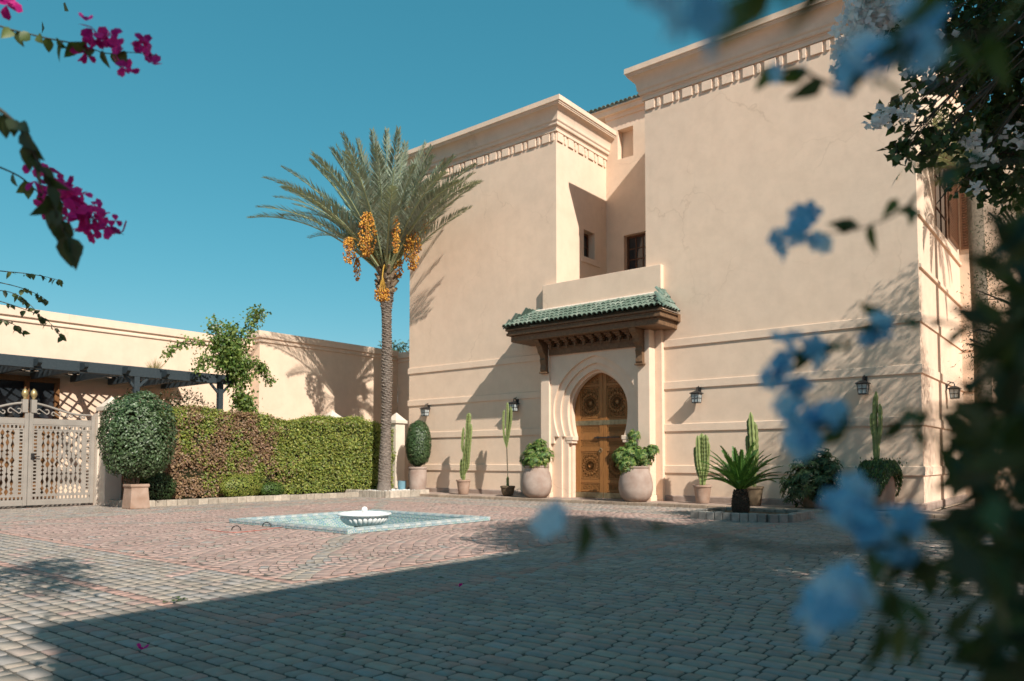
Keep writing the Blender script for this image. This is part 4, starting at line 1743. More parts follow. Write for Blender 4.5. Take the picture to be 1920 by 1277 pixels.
POT_G = (pxpos(1520, 17.4), 17.4, STEP)
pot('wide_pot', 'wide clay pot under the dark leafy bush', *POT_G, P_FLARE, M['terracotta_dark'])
SQP = (-18.28, 8.35, 0.0)
pot('square_pot', 'square tapered clay pot under the round clipped shrub', *SQP, P_SQ, M['terracotta'], sq=True)
x = pxpos(757, 17.35) - 0.03
bp_ = pot('blue_pot', 'narrow blue pot at the corner pillar behind the palm bed', x, 17.30, 0.14, hollow([(0.10, 0), (0.13, 0.02), (0.15, 0.2), (0.14, 0.30), (0.15, 0.32)]), M['blue_pot'])

# ================================================================== wall lanterns


def lantern(label, wall_fn):
    """wall_fn(u,d,z)->xyz: u along the wall, d out from it"""
    o = wall_fn(0, 0, 0)
    t = thing('wall_lantern', o, label, 'lantern', 'black wall lanterns')
    bx = lambda m, u0, d0, z0, u1, d1, z1: m.prism([(u0, d0), (u1, d0), (u1, d1), (u0, d1)], lambda u, d, z: wall_fn(u, d, z), z0, z1)
    m = MB()
    bx(m, -0.05, 0, 0.10, 0.05, 0.025, 0.32)
    m.tube([wall_fn(0, d, z) for d, z in ((0.02, 0.14), (0.05, 0.24), (0.11, 0.30), (0.17, 0.29), (0.19, 0.24), (0.19, 0.20))], 0.014, 6)
    m.tube([wall_fn(0, d, z) for d, z in ((0.02, 0.30), (0.06, 0.33), (0.10, 0.31), (0.11, 0.27))], 0.010, 6)
    m.build('wall_bracket', M['iron'], t)
    m = MB()
    D = 0.19
    for a in (-1, 1):
        for b in (-1, 1):
            m.tube([wall_fn(a * 0.085, D + b * 0.085, -0.10), wall_fn(a * 0.105, D + b * 0.105, 0.12)], 0.009, 4)
    for z, r in ((-0.10, 0.085), (0.01, 0.095), (0.12, 0.105)):
        c = [wall_fn(a * r, D + b * r, z) for a, b in ((-1, -1), (1, -1), (1, 1), (-1, 1), (-1, -1))]
        for p, q in zip(c, c[1:]):
            m.tube([p, q], 0.008, 4)
    for a, b in ((0, 1), (0, -1), (1, 0), (-1, 0)):
        m.tube([wall_fn(a * 0.086, D + b * 0.086, -0.10), wall_fn(a * 0.106, D + b * 0.106, 0.12)], 0.006, 4)
    bx(m, -0.09, D - 0.09, -0.115, 0.09, D + 0.09, -0.10)
    m.build('cage', M['iron'], t)
    m = MB()
    for z0, r0, z1, r1 in ((0.125, 0.135, 0.145, 0.135), (0.145, 0.135, 0.20, 0.04)):
        vs_ = [wall_fn(a * r0, D + b * r0, z0) for a, b in ((-1, -1), (1, -1), (1, 1), (-1, 1))] + [wall_fn(a * r1, D + b * r1, z1) for a, b in ((-1, -1), (1, -1), (1, 1), (-1, 1))]
        m.add(vs_, [(3, 2, 1, 0), (4, 5, 6, 7)] + [(i, (i + 1) % 4, 4 + (i + 1) % 4, 4 + i) for i in range(4)])
    m.build('lamp_roof', M['iron'], t)
    ring = ((-1, -1), (1, -1), (1, 1), (-1, 1), (-1, -1))
    for (a, b), (c, d) in zip(ring, ring[1:]):
        m = MB()
        m.quad(wall_fn(a * 0.08, D + b * 0.08, -0.095), wall_fn(c * 0.08, D + d * 0.08, -0.095), wall_fn(c * 0.099, D + d * 0.099, 0.118), wall_fn(a * 0.099, D + b * 0.099, 0.118))
        m.build('glass_pane', M['lamp_glass'], t)
    return t


for px, z, lb in ((797, 2.77, 'black wall lantern near the house corner above the topiary'), (963, 2.77, 'black wall lantern in the canopy shadow left of the door'),
                  (1306, 2.74, 'sunlit black wall lantern right of the portal'), (1619, 2.74, 'black wall lantern in dappled shade on the right wing')):
    xx = aY(px, 760, YF - 0.19)[0]
    lantern(lb, lambda u, d, zz, xx=xx, z=z: (xx + u, YF - d, z + zz))
lantern('black wall lantern on the shaded side of the right wing', lambda u, d, zz: (RX1 + d, 21.2 + u, 2.78 + zz))

# ================================================================== leafy things
GREEN_Y = [(0.19, 0.24, 0.04), (0.24, 0.27, 0.05), (0.14, 0.20, 0.04), (0.30, 0.30, 0.075)]
GREEN_D = [(0.045, 0.085, 0.028), (0.06, 0.105, 0.036), (0.034, 0.066, 0.024), (0.085, 0.13, 0.055)]
GREEN_M = [(0.06, 0.12, 0.025), (0.085, 0.15, 0.03), (0.05, 0.10, 0.025), (0.12, 0.175, 0.04)]
BROWN = [(0.25, 0.15, 0.095), (0.30, 0.185, 0.11), (0.20, 0.13, 0.075), (0.34, 0.23, 0.12)]


def shell_points(n, fn):
    """fn(unit dirs)-> points on a closed surface; returns P and outward dirs"""
    d = rand_dirs(n)
    return fn(d), d


# hedge -----------------------------------------------------------------------------
hedge = thing('hedge', (-19.4, 13, 0), 'long clipped hedge, green with reddish brown patches, along the garden wall', 'hedge')
HX0, HX1, HY0, HY1 = -20.05, -19.25, 8.9, 17.45


def hedge_h(y):
    return 2.44 + 0.09 * np.sin(y * 1.3) + 0.06 * np.sin(y * 3.1 + 1) - 0.12 * (y > 16.1)


m = MB()
m.box(HX0, HY0 + .1, 0.05, HX1 - 0.12, 16.1, 2.28)
m.box(HX0, 16.1, 0.05, HX1 - 0.12, HY1 - .1, 2.16)
m.build('hedge_core', M['core'], hedge)
n = 27000
yy = rng.uniform(HY0, HY1, n)
zz = rng.uniform(0.06, 1, n) ** 0.95 * hedge_h(yy)
P = np.c_[np.full(n, HX1), yy, zz]
bmp = 0.10 * vnoise(P, 2.2, 3) + 0.05 * vnoise(P, 6.0, 4)
P[:, 0] += bmp + rng.uniform(-0.10, 0.02, n)
N0 = np.tile(np.array([1.0, 0, 0.25]), (n, 1))
nt_ = 9000
yt = rng.uniform(HY0, HY1, nt_)
Pt = np.c_[rng.uniform(HX0, HX1 + 0.02, nt_), yt, hedge_h(yt) + rng.normal(0, 0.035, nt_)]
Nt = np.tile(np.array([0.2, 0, 1.0]), (nt_, 1))
ne = 3500
n_s = 700
Ps = np.c_[rng.uniform(HX0, HX1 + .05, n_s), rng.uniform(HY0, HY1, n_s), np.zeros(n_s)]
Ps[:, 2] = hedge_h(Ps[:, 1]) + np.abs(rng.normal(0, 0.07, n_s)) * (0.4 + np.abs(vnoise(Ps, 3, 17)))
Pt, Nt = np.r_[Pt, Ps], np.r_[Nt, np.tile(np.array([0.2, 0, 1.0]), (n_s, 1))]
Pe = np.c_[rng.uniform(HX0, HX1, ne), np.where(rng.random(ne) < .5, HY0, HY1) + rng.normal(0, 0.03, ne), rng.uniform(0.1, 2.3, ne)]
Ne = np.tile(np.array([0.2, -1.0, 0.2]), (ne, 1))
P, N0 = np.r_[P, Pt, Pe], np.r_[N0, Nt, Ne]
n = len(P)
nv = vnoise(P, 1.1, 11) + 0.5 * vnoise(P, 4.0, 12)
side = (P[:, 1] - 9.2) / 5.5
brown = (nv + 1.15 - 1.5 * np.clip(side, 0, 1.3) + rng.normal(0, 0.28, n)) > 0.62
cols = tints(n, GREEN_Y, 0.22)
cols[brown] = tints(int(brown.sum()), BROWN, 0.2)
Nn = unit(N0 + 0.75 * rand_dirs(n))
Dd = unit(np.cross(Nn, rand_dirs(n)) + np.array([0.1, 0, -0.25]))
foliage('foliage', M['leaf'], hedge, P, Dd, Nn, rng.uniform(0.045, 0.085, n), rng.uniform(0.03, 0.055, n), cols)

# small rounded bush at the foot


def leafy_ball(name, label, c, rad, n, leaf, pal, mat=None, cat='shrub', trunk=None, power=2.0, up=0.35, rough=0.06, seed=5, group=None, droop=0.0, thick=0.14):
    t = thing(name, (c[0], c[1], c[2] - rad[2] if trunk is None else trunk), label, cat, group)
    d = rand_dirs(n)
    k = (np.abs(d[:, 0]) ** power + np.abs(d[:, 1]) ** power + np.abs(d[:, 2]) ** power) ** (-1 / power)
    s = 1 + rough * vnoise(d, 4, seed) + rough * 0.6 * vnoise(d, 9, seed + 1) - thick * rng.random(n) ** 2
    P = np.array(c) + d * (k * s)[:, None] * np.array(rad)
    Nn = unit(d / np.array(rad) + 0.55 * rand_dirs(n) + np.array([0, 0, up]))
    Dd = unit(np.cross(Nn, rand_dirs(n)) + np.array([0, 0, -droop]))
    foliage('foliage', mat or M['leaf'], t, P, Dd, Nn, rng.uniform(0.75, 1.25, n) * leaf, rng.uniform(0.75, 1.2, n) * leaf * 0.55, tints(n, pal, 0.22))
    m = MB()
    V = ico
    d2 = rand_dirs(0)
    prof = [(max(0.01, math.sin(a) ** (2 / power) * 0.80), -math.cos(a) * 0.82) for a in np.linspace(0.05, math.pi - 0.05, 9)]
    m.lathe([(r, z * rad[2]) for r, z in prof], (0, 0, 0), 16)
    m.v = [(c[0] + v[0] * rad[0] * .93, c[1] + v[1] * rad[1] * .93, c[2] + v[2] * .93) for v in m.v]
    m.build('dark_core', M['core'], t, smooth=True)
    if trunk is not None:
        m = MB()
        for q in range(3):
            a = q * 2.1
            m.tube([(c[0] + .04 * math.cos(a), c[1] + .04 * math.sin(a), trunk), (c[0] + .10 * math.cos(a), c[1] + .10 * math.sin(a), c[2] - rad[2] * .7)], [0.035, 0.03], 7)
        m.build('stem', M['bark'], t, smooth=True)
    return t


leafy_ball('round_shrub', 'big ball-clipped dark glossy shrub beside the gate', (SQP[0] - 0.10, SQP[1] + 0.05, 1.76), (0.82, 0.80, 1.0), 13000, 0.075, GREEN_D + [(0.13, 0.19, 0.10), (0.17, 0.22, 0.13)], M['leaf_glossy'], trunk=0.55, power=2.5, seed=21, rough=0.085, thick=0.2)
leafy_ball('low_shrub', 'low bright green mound at the foot of the hedge', (-19.0, 11.55, 0.42), (0.28, 0.62, 0.36), 3500, 0.05, GREEN_Y, seed=8)
leafy_ball('low_shrub', 'small green tuft at the hedge foot beside the brighter mound', (-19.02, 12.55, 0.30), (0.20, 0.40, 0.24), 1500, 0.05, GREEN_M, seed=9)
leafy_ball('low_shrub', 'dark low shrub in the shadow behind the square pot', (-19.02, 9.15, 0.45), (0.30, 0.55, 0.42), 2500, 0.06, GREEN_D, seed=10)
leafy_ball('topiary', 'oval clipped dark green topiary in the tall pot', (POT_A[0] + .03, POT_A[1], 1.72), (0.42, 0.40, 0.76), 6500, 0.07, GREEN_D, M['leaf_glossy'], 'topiary', trunk=0.78, power=2.2, seed=31)


def whorl_bush(name, label, base, z0, blobs_, n_w, pal, leaf=0.13, cat='plant', group=None):
    """palmate-leaved plant: whorls of pointed leaflets through several clumps"""
    t = thing(name, (base[0], base[1], z0), label, cat, group)
    P, D, N = [], [], []
    tot = sum(b[3] ** 2 for b in blobs_)
    m = MB()
    for bx_, by_, bz_, br_ in blobs_:
        k = int(n_w * br_ ** 2 / tot)
        d = rand_dirs(k)
        d[:, 2] = d[:, 2] * 0.8 + 0.15
        c = np.array([bx_, by_, bz_])
        C_ = c + unit(d) * br_ * rng.uniform(0.55, 1.0, (k, 1))
        ax = unit(d + np.array([0, 0, 0.5]) + 0.3 * rand_dirs(k))
        e1 = unit(np.cross(ax, rand_dirs(k)))
        e2 = np.cross(ax, e1)
        for q in range(7):
            a = q * 2 * math.pi / 7
            P.append(C_)
            D.append(e1 * math.cos(a) + e2 * math.sin(a) - 0.15 * ax + np.array([0, 0, -0.25]))
            N.append(ax)
        m.tube([(base[0], base[1], z0), ((base[0] + bx_) / 2, (base[1] + by_) / 2, (z0 + bz_) / 2 + .05), (bx_, by_, bz_)], [0.025, 0.02, 0.012], 6)
    m.build('stem', M['twig'], t, smooth=True)
    P, D, N = np.concatenate(P), np.concatenate(D), np.concatenate(N)
    n = len(P)
    foliage('foliage', M['leaf'], t, P, D, N, leaf * rng.uniform(0.75, 1.2, n), leaf * 0.33 * rng.uniform(0.8, 1.2, n), tints(n, pal, 0.2))
    return t


G_SCH = [(0.085, 0.165, 0.04), (0.12, 0.21, 0.045), (0.06, 0.125, 0.035), (0.17, 0.24, 0.06), (0.25, 0.28, 0.08)]
u = URN_1
whorl_bush('urn_plant', 'bushy umbrella-leaved plant in the urn left of the door', u, 0.9, [(u[0] - .05, u[1], 1.36, .36), (u[0] + .22, u[1] + .05, 1.30, .32), (u[0] - .30, u[1], 1.18, .28), (u[0] + .15, u[1], 1.62, .18), (u[0] + .05, u[1] - .22, 1.15, .28)], 620, G_SCH, 0.10)
u = URN_2
whorl_bush('urn_plant', 'bushy umbrella-leaved plant with a tall tuft right of the door', u, 0.9, [(u[0] - .15, u[1], 1.26, .36), (u[0] - .38, u[1] - .1, 1.30, .26), (u[0] + .20, u[1] + .05, 1.26, .30), (u[0] + .42, u[1] + .1, 1.42, .20), (u[0] - .12, u[1] + .1, 1.80, .19), (u[0] - .12, u[1] - .22, 1.05, .28), (u[0] - .12, u[1], 1.56, .15)], 680, G_SCH, 0.10)
u = POT_G
whorl_bush('dark_bush', 'dark leafy bush in the shade right of the cycad', u, 0.5, [(u[0], u[1], 0.75, .55), (u[0] + .30, u[1] - .05, 0.60, .42), (u[0] - .3, u[1], 0.55, .45), (u[0] + .15, u[1], 1.20, .35), (u[0] + .45, u[1], 1.0, .25)], 420, GREEN_D, 0.14, 'bush')
# trailing plant over the column pot
u = POT_F
t = thing('trailing_plant', (u[0], u[1], 0.9), 'trailing green plant hanging over the tall pot in the shade', 'plant')
n = 5200
a = rng.uniform(0, 2 * math.pi, n)
dz = rng.random(n) ** 1.2
P = np.c_[u[0] + np.cos(a) * (0.30 + 0.12 * np.sin(dz * 3)), u[1] + np.sin(a) * (0.30 + 0.12 * np.sin(dz * 3)), 1.16 - dz * 0.75 * (0.7 + 0.3 * np.sin(a * 3))]
P[:900] = np.c_[u[0] + rng.normal(0, .16, 900), u[1] + rng.normal(0, .16, 900), 1.08 + rng.normal(0, .06, 900)]
Nn = unit(np.c_[np.cos(a), np.sin(a), np.full(n, .3)] + .5 * rand_dirs(n))
foliage('foliage', M['leaf'], t, P, unit(rand_dirs(n) * .5 + np.array([0, 0, -1])), Nn, 0.07, 0.028, tints(n, GREEN_D + GREEN_M, .2))


# cacti ------------------------------------------------------------------------------


def cactus(label, base, stems, group='columnar cacti by the house wall'):
    t = thing('cactus', base, label, 'cactus', group)
    for pts, r in stems:
        m = MB()
        P = catmull([np.array(base) + np.array(p) for p in pts], 9)
        nn = len(P)
        rad = [r * (0.62 + 0.38 * min(1, 4 * i / nn)) * (0.90 + 0.16 * (i % 2) + rng.uniform(-.05, .05)) for i in range(nn)]
        rad[-1] *= 0.25
        rad[-2] *= 0.75
        g = np.array((0.20, 0.24, 0.085)) * rng.uniform(0.85, 1.2)
        if r < 0.021:
            g = np.array((0.15, 0.12, 0.085))
        m.tube(P, rad, 10, tuple(g), star=0.42 if r > 0.021 else 0.1)
        m.build('stem', M['cactus'], t, color=True)
    return t


b = (POT_B[0], POT_B[1], STEP + 0.36)
cactus('yellow-green branching cactus in the small flared pot', b, [([(0, 0, 0), (0.03, 0, 0.6), (0.16, 0, 1.3), (0.20, 0, 1.85), (0.24, 0, 2.2)], 0.085), ([(0.02, 0, 0.25), (0.16, 0.02, 0.55), (0.22, 0, 0.95), (0.27, 0.02, 1.45)], 0.06), ([(0.05, 0, 0.9), (-0.02, -.03, 1.15), (0.03, -.03, 1.75)], 0.05), ([(0.14, 0, 1.2), (0.28, 0, 1.4), (0.32, 0, 1.85)], 0.05), ([(0, 0, 0.1), (-0.09, 0, 0.25), (-0.10, 0, 0.75)], 0.045)])
b = (POT_C[0], POT_C[1], STEP + 0.20)
cactus('tall thin forked cactus on a bare stem in the brown bowl', b, [([(0, 0, 0), (0.0, 0, 0.4)], 0.045), ([(0, 0, 0.35), (-0.02, 0, 0.9), (-0.04, 0, 1.3)], 0.020), ([(-0.04, 0, 1.25), (-0.14, 0, 1.6), (-0.17, 0, 2.1), (-0.14, 0, 2.4)], 0.036), ([(-0.04, 0, 1.25), (-0.03, 0, 1.7), (0.0, 0, 2.25), (-0.01, 0, 2.62)], 0.040), ([(-0.03, 0, 1.3), (0.06, 0, 1.75), (0.13, 0, 2.1), (0.14, 0, 2.45)], 0.036), ([(-0.03, 0, 1.5), (0.0, 0.05, 1.9), (0.07, 0.06, 2.5)], 0.030)])
b = (POT_D[0], POT_D[1], STEP + 0.36)
cactus('stout green cactus clump in the pot right of the portal', b, [([(0, 0, 0), (0.0, 0, 0.4), (-0.02, 0, 0.9), (0.0, 0, 1.38)], 0.10), ([(0.0, 0, 0.1), (-0.12, 0, 0.5), (-0.17, 0, 0.85), (-0.16, 0, 1.05)], 0.065), ([(0.0, 0, 0.1), (0.10, 0, 0.5), (0.11, 0, 0.9), (0.10, 0, 1.35)], 0.075), ([(0, -.05, 0.3), (-0.05, -.10, 0.7), (-0.07, -.10, 1.33)], 0.06), ([(0.08, 0, 0.7), (0.16, 0, 0.85), (0.17, 0, 1.15)], 0.045)])
b = (POT_E[0], POT_E[1], STEP + 0.36)
cactus('columnar cactus rising behind the cycad', b, [([(0, 0, 0), (0, 0, 0.8), (-0.06, 0, 1.3), (-0.08, 0, 1.72)], 0.085), ([(0, 0, 0.4), (0.05, 0, 0.9), (0.04, 0, 1.62)], 0.08), ([(0, 0, 0.4), (0.02, -.08, 1.0), (-0.02, -.08, 1.85)], 0.07), ([(0, 0, .5), (-.12, 0, .9), (-.15, 0, 1.3)], 0.05)])
b = (POT_F[0] - 0.05, POT_F[1] + 0.05, STEP + 0.84)
cactus('tall cactus growing out of the trailing greenery', b, [([(0, 0, 0), (-0.01, 0, 0.6), (-0.04, 0, 1.1), (0.0, 0, 1.72)], 0.055), ([(0, 0, 0.5), (-0.09, 0, 0.9), (-0.10, 0, 1.25)], 0.05), ([(0, 0, 0.5), (0.06, 0, 0.9), (0.07, 0, 1.45)], 0.05), ([(-.02, 0, 0.1), (-0.06, 0, 0.5), (-0.05, 0, 1.6)], 0.04)])


# ================================================================== palms


def frond_arrays(base, az, el, L, droop, leaf, npair, vee=0.55, wid=0.034, col=(0.14, 0.18, 0.12), petiole=0.10, tip=0.25, side_spread=1.0):
    """one pinnate frond -> rachis points, leaflet arrays"""
    h = np.array([math.cos(az), math.sin(az), 0])
    T = np.linspace(0, 1, 26)
    pts = [np.array(base, float)]
    for i in range(1, len(T)):
        e = el - droop * (T[i] ** 1.6)
        pts.append(pts[-1] + (h * math.cos(e) + np.array([0, 0, math.sin(e)])) * L / 25)
    pts = np.array(pts)
    tan = unit(np.gradient(pts, axis=0))
    sd = np.cross(h, (0, 0, 1.0))
    t = np.linspace(petiole, 0.995, npair)
    I = t * 25
    i0 = np.clip(I.astype(int), 0, 24)
    fr = (I - i0)[:, None]
    pp = pts[i0] * (1 - fr) + pts[i0 + 1] * fr
    tt = unit(tan[i0] * (1 - fr) + tan[i0 + 1] * fr)
    nn = unit(np.cross(np.tile(sd, (npair, 1)), tt))
    nn *= np.sign(nn[:, 2:3] + 1e-6) * np.where(np.abs(nn[:, 2:3]) > 0, 1, 1)
    Pl, Dl, Nl, Ll = [], [], [], []
    u = (t - petiole) / (1 - petiole)
    prof = np.minimum(1, 0.35 + 2.2 * u) * (1 - (1 - tip) * u ** 2.2)
    for s in (-1, 1):
        ang = 1.05 - 0.52 * u                                  # opens wide near the base, closes to the tip
        D = tt * np.cos(ang)[:, None] + (s * sd * side_spread * math.cos(vee) + nn * math.sin(vee)) * np.sin(ang)[:, None]
        D = unit(D + rng.normal(0, 0.07, D.shape) + np.array([0, 0, -0.06]))
        Pl.append(pp)
        Dl.append(D)
        Nl.append(unit(nn + 0.35 * rand_dirs(npair)))
        Ll.append(leaf * prof * rng.uniform(0.88, 1.1, npair))
    return pts, np.concatenate(Pl), np.concatenate(Dl), np.concatenate(Nl), np.concatenate(Ll)


def palm_frond(parent, base, az, el, L, droop, leaf, npair, col, wid=0.034, vee=0.55, petiole=0.10, name='frond'):
    pts, P, D, N, Ll = frond_arrays(base, az, el, L, droop, leaf, npair, vee, wid, petiole=petiole)
    n = len(P)
    cols = np.clip(np.array(col) * (1 + rng.normal(0, 0.14, (n, 1))), 0.01, 1)
    V, F, C_ = leaf_arrays(P, D, N, Ll, wid, cols, 0.18)
    m = MB()
    m.tube(pts, [0.030 * (L / 4) ** .6 * (1 - 0.88 * i / 25) + 0.004 for i in range(26)], 5, tuple(np.array(col) * np.array([1.5, 1.4, 1.0])))
    V2, nb = np.array(m.v), len(V)
    quads = np.array([f for f in m.f if len(f) == 4]) + nb
    me = mesh_np(name, np.r_[V, V2] - ORIGIN[parent.name], [F, quads], np.r_[C_, np.array(m.c)])
    return link(name, me, M['frond'], parent)


PB = np.array([-18.46, 16.30, 0.12])
palm = thing('date_palm', PB, 'tall date palm with grey-green fronds and hanging orange date clusters', 'palm tree')
TOPZ = 7.05
m = MB()
prof = []
for z in np.linspace(0, TOPZ - 0.12, 60):
    r = 0.195 - 0.045 * min(1, z / 2.5) + 0.012 * math.sin(z * 2.1)
    if z < 0.35:
        r += 0.06 * (1 - z / 0.35)
    if z > 5.9:
        r += 0.05 * min(1, (z - 5.9) / 0.4)
    prof.append((r, z))


def trunk_xy(z):
    return np.array([PB[0] + 0.05 * math.sin(z * 0.5) + 0.02 * z / 7, PB[1] + 0.03 * math.sin(z * 0.4)])


o, fs_ = [], []
for r, z in prof:
    c = trunk_xy(z)
    for k in range(18):
        th = 2 * math.pi * k / 18
        o.append((c[0] + r * math.cos(th), c[1] + r * math.sin(th), PB[2] + z))
for i in range(len(prof) - 1):
    for k in range(18):
        fs_.append((i * 18 + k, i * 18 + (k + 1) % 18, (i + 1) * 18 + (k + 1) % 18, (i + 1) * 18 + k))
m.add(o, fs_, (0.21, 0.175, 0.15))
trunk = m.build('trunk', M['palm_bark'], palm, smooth=True, color=True)
# old leaf bases winding up the trunk
m = MB()
k = 0
z = 0.30
while z < TOPZ - 0.2:
    th = k * 2.39996
    rr = float(np.interp(z, [p[1] for p in prof], [p[0] for p in prof]))
    c = trunk_xy(z)
    d = np.array([math.cos(th), math.sin(th)])
    s = np.array([-d[1], d[0]])
    w, h = rng.uniform(0.075, 0.10), rng.uniform(0.07, 0.10)
    out = rng.uniform(0.018, 0.035) * (1 if z > 2 else 0.5)
    if z > 5.9:
        out *= 1.6
    b = c + d * (rr - 0.012)
    tp = c + d * (rr + out)
    g = rng.uniform(0.75, 1.3)
    m.add([(*(b - s * w), PB[2] + z + .02), (*(b + s * w), PB[2] + z + .02), (*(tp + s * w * .55), PB[2] + z + h * .75), (*(tp - s * w * .55), PB[2] + z + h * .75), (*(b - d * .01), PB[2] + z + h * 1.15), (*(b + d * 0.004), PB[2] + z - 0.01)],
          [(0, 5, 1), (0, 1, 2, 3), (3, 2, 4), (0, 3, 4), (1, 4, 2)], (0.25 * g, 0.205 * g, 0.17 * g))
    z += 0.0092 if z < 5.9 else 0.010
    k += 1
m.build('leaf_scars', M['palm_bark'], palm, color=True, kind='stuff')
# boots at the neck
HUB = np.array([*trunk_xy(TOPZ), PB[2] + TOPZ])
for k in range(40):
    th = k * 2.39996
    zz = TOPZ - 0.55 + 0.95 * k / 40
    d = np.array([math.cos(th), math.sin(th), 0])
    c = np.array([*trunk_xy(zz), PB[2] + zz])
    r0 = 0.22 if zz < TOPZ else 0.16
    L = rng.uniform(0.16, 0.34)
    m = MB()
    g = rng.uniform(0.8, 1.4)
    m.tube([c + d * (r0 - .08), c + d * (r0 + 0.04) + (0, 0, 0.03), c + d * (r0 + 0.04 + L * 0.55) + (0, 0, L * 0.55 + .03 * k / 10)], [0.085, 0.075, 0.045], 6, (0.22 * g, 0.165 * g, 0.11 * g))
    m.build('leaf_base', M['palm_bark'], palm, color=True)
# fronds; az is measured in the world, image-left is -RT
aRT = math.atan2(_rt[1], _rt[0])
NF = 68
for k in range(NF):
    f = (k + 0.5) / NF
    az = k * 2.39996 + 0.4
    el = R(86 - 43 * f ** 1.0) + rng.normal(0, 0.04)
    L = rng.uniform(3.9, 4.6) * (0.86 if f < 0.15 else 1)
    dr = 0.22 + 0.68 * f ** 1.3 + rng.normal(0, 0.05)
    aw = (math.degrees(az)) % 360
    if 10 < aw < 130 and f > 0.25:
        el += R(14)
        L *= 0.82
        dr *= 0.6
    base = HUB + np.array([math.cos(az) * 0.12, math.sin(az) * 0.12, 0.30 - 0.25 * f])
    col = np.array((0.27, 0.32, 0.245)) * rng.uniform(0.85, 1.15)
    palm_frond(palm, base, az, el, L, dr, 0.62, 78, col, wid=0.040, vee=rng.uniform(.3, .7), petiole=0.17)
# a few low fronds seen against the sky and the wall
for a, el, L, dr in ((math.pi + 0.05, 46, 4.7, 0.78), (math.pi - 0.35, 52, 4.5, 0.6), (math.pi + 0.3, 58, 4.5, 0.55), (math.pi - 0.15, 56, 4.8, 0.85), (math.pi + 0.6, 50, 4.6, 0.8), (-0.95, 50, 4.4, 0.85), (-0.6, 52, 4.5, 0.9), (-0.55, 45, 4.2, 0.5), (-0.8, 48, 4.2, 0.75), (-0.4, 55, 4.2, 0.5), (-0.35, 40, 3.4, 0.3), (-0.7, 58, 4.3, .5)):
    az = aRT + a
    palm_frond(palm, HUB + np.array([math.cos(az) * 0.15, math.sin(az) * 0.15, 0.08]), az, R(el), L, dr, 0.60, 78, np.array((0.27, 0.31, 0.235)), wid=0.040, vee=0.4, petiole=0.20)
# date clusters
dep_palm = proj(HUB)[2]
DATE = [(0.62, 0.30, 0.035), (0.70, 0.36, 0.05), (0.52, 0.22, 0.03), (0.40, 0.14, 0.03)]
for px, py, ww_, hh, dd in ((655, 470, 26, 48, -0.3), (688, 440, 34, 80, -0.75), (773, 465, 32, 78, 0.1), (742, 440, 16, 66, -0.5), (760, 415, 36, 50, 0.35), (717, 540, 26, 46, -0.75), (795, 420, 22, 34, 0.5), (705, 425, 22, 50, 0.7), (670, 505, 14, 40, 0.3), (748, 500, 18, 40, 0.6)):
    c = aD(px, py, dep_palm + dd)
    s = (dep_palm + dd) / FPX
    ww_, hh, dd = ww_ * 1.1, hh * 1.05, dd - 0.75
    c = aD(px, py, dep_palm + dd)
    s = (dep_palm + dd) / FPX
    n = int(ww_ * hh * 0.13)
    tt_ = rng.random(n)
    rad = (0.25 + 0.75 * np.sin(np.clip(tt_, 0.05, 0.95) * math.pi) ** 0.7) * ww_ / 2 * s
    if (px, py) == (717, 540):
        tt_ = 0.55 + 0.45 * rng.random(n)
        rad = np.full(n, ww_ / 2 * s)
    a_ = rng.uniform(0, 2 * math.pi, n)
    q = np.sqrt(rng.random(n))
    P = c + np.c_[np.cos(a_) * rad * q, np.sin(a_) * rad * q, (0.5 - tt_) * hh * s]
    cl = blobs('date_cluster', M['date'], palm, P, rng.uniform(0.024, 0.034, n), tints(n, DATE, 0.15), kind='stuff', squash=(0.85, 0.85, 1.2))
    m = MB()
    topc = c + np.array([0, 0, hh * s * 0.5])
    st = HUB + unit(np.array([c[0] - HUB[0], c[1] - HUB[1], 0])) * 0.15 + (0, 0, 0.2)
    mid = (st + topc) / 2 + np.array([0, 0, 0.22])
    m.tube(catmull([st, mid, topc, c], 5), 0.02, 5, (0.50, 0.30, 0.06))
    for q_ in range(14):
        e = P[rng.integers(0, n)]
        m.tube([topc + (0, 0, -0.02), (topc + e) / 2 + (rng.normal(0, .03), rng.normal(0, .03), 0.03), e], 0.006, 4, (0.55, 0.31, 0.05))
    m.build('fruit_stalk', M['date'], cl, color=True)

# second palm by the right wing
P2 = np.array([-2.36, 20.0, 0.08])
palm2 = thing('fan_palm', P2, 'smaller feathery palm in front of the shuttered window at right', 'palm tree')
m = MB()
m.tube([P2, P2 + (0.02, 0.05, 3.5), P2 + (-.05, .0, 7.63)], [0.20, 0.17, 0.16], 12, (0.15, 0.12, 0.09))
m.build('trunk', M['palm_bark'], palm2, smooth=True, color=True)
H2 = P2 + (-.05, 0, 7.63)
for k in range(22):
    az = k * 2.39996 + 1.0
    f = (k + .5) / 22
    palm_frond(palm2, H2, az, R(78 - 62 * f), rng.uniform(2.1, 2.6), 1.0 + 0.7 * f, 0.48, 56, np.array((0.19, 0.225, 0.14)) * rng.uniform(.8, 1.2), wid=0.034, vee=0.15, petiole=0.16)

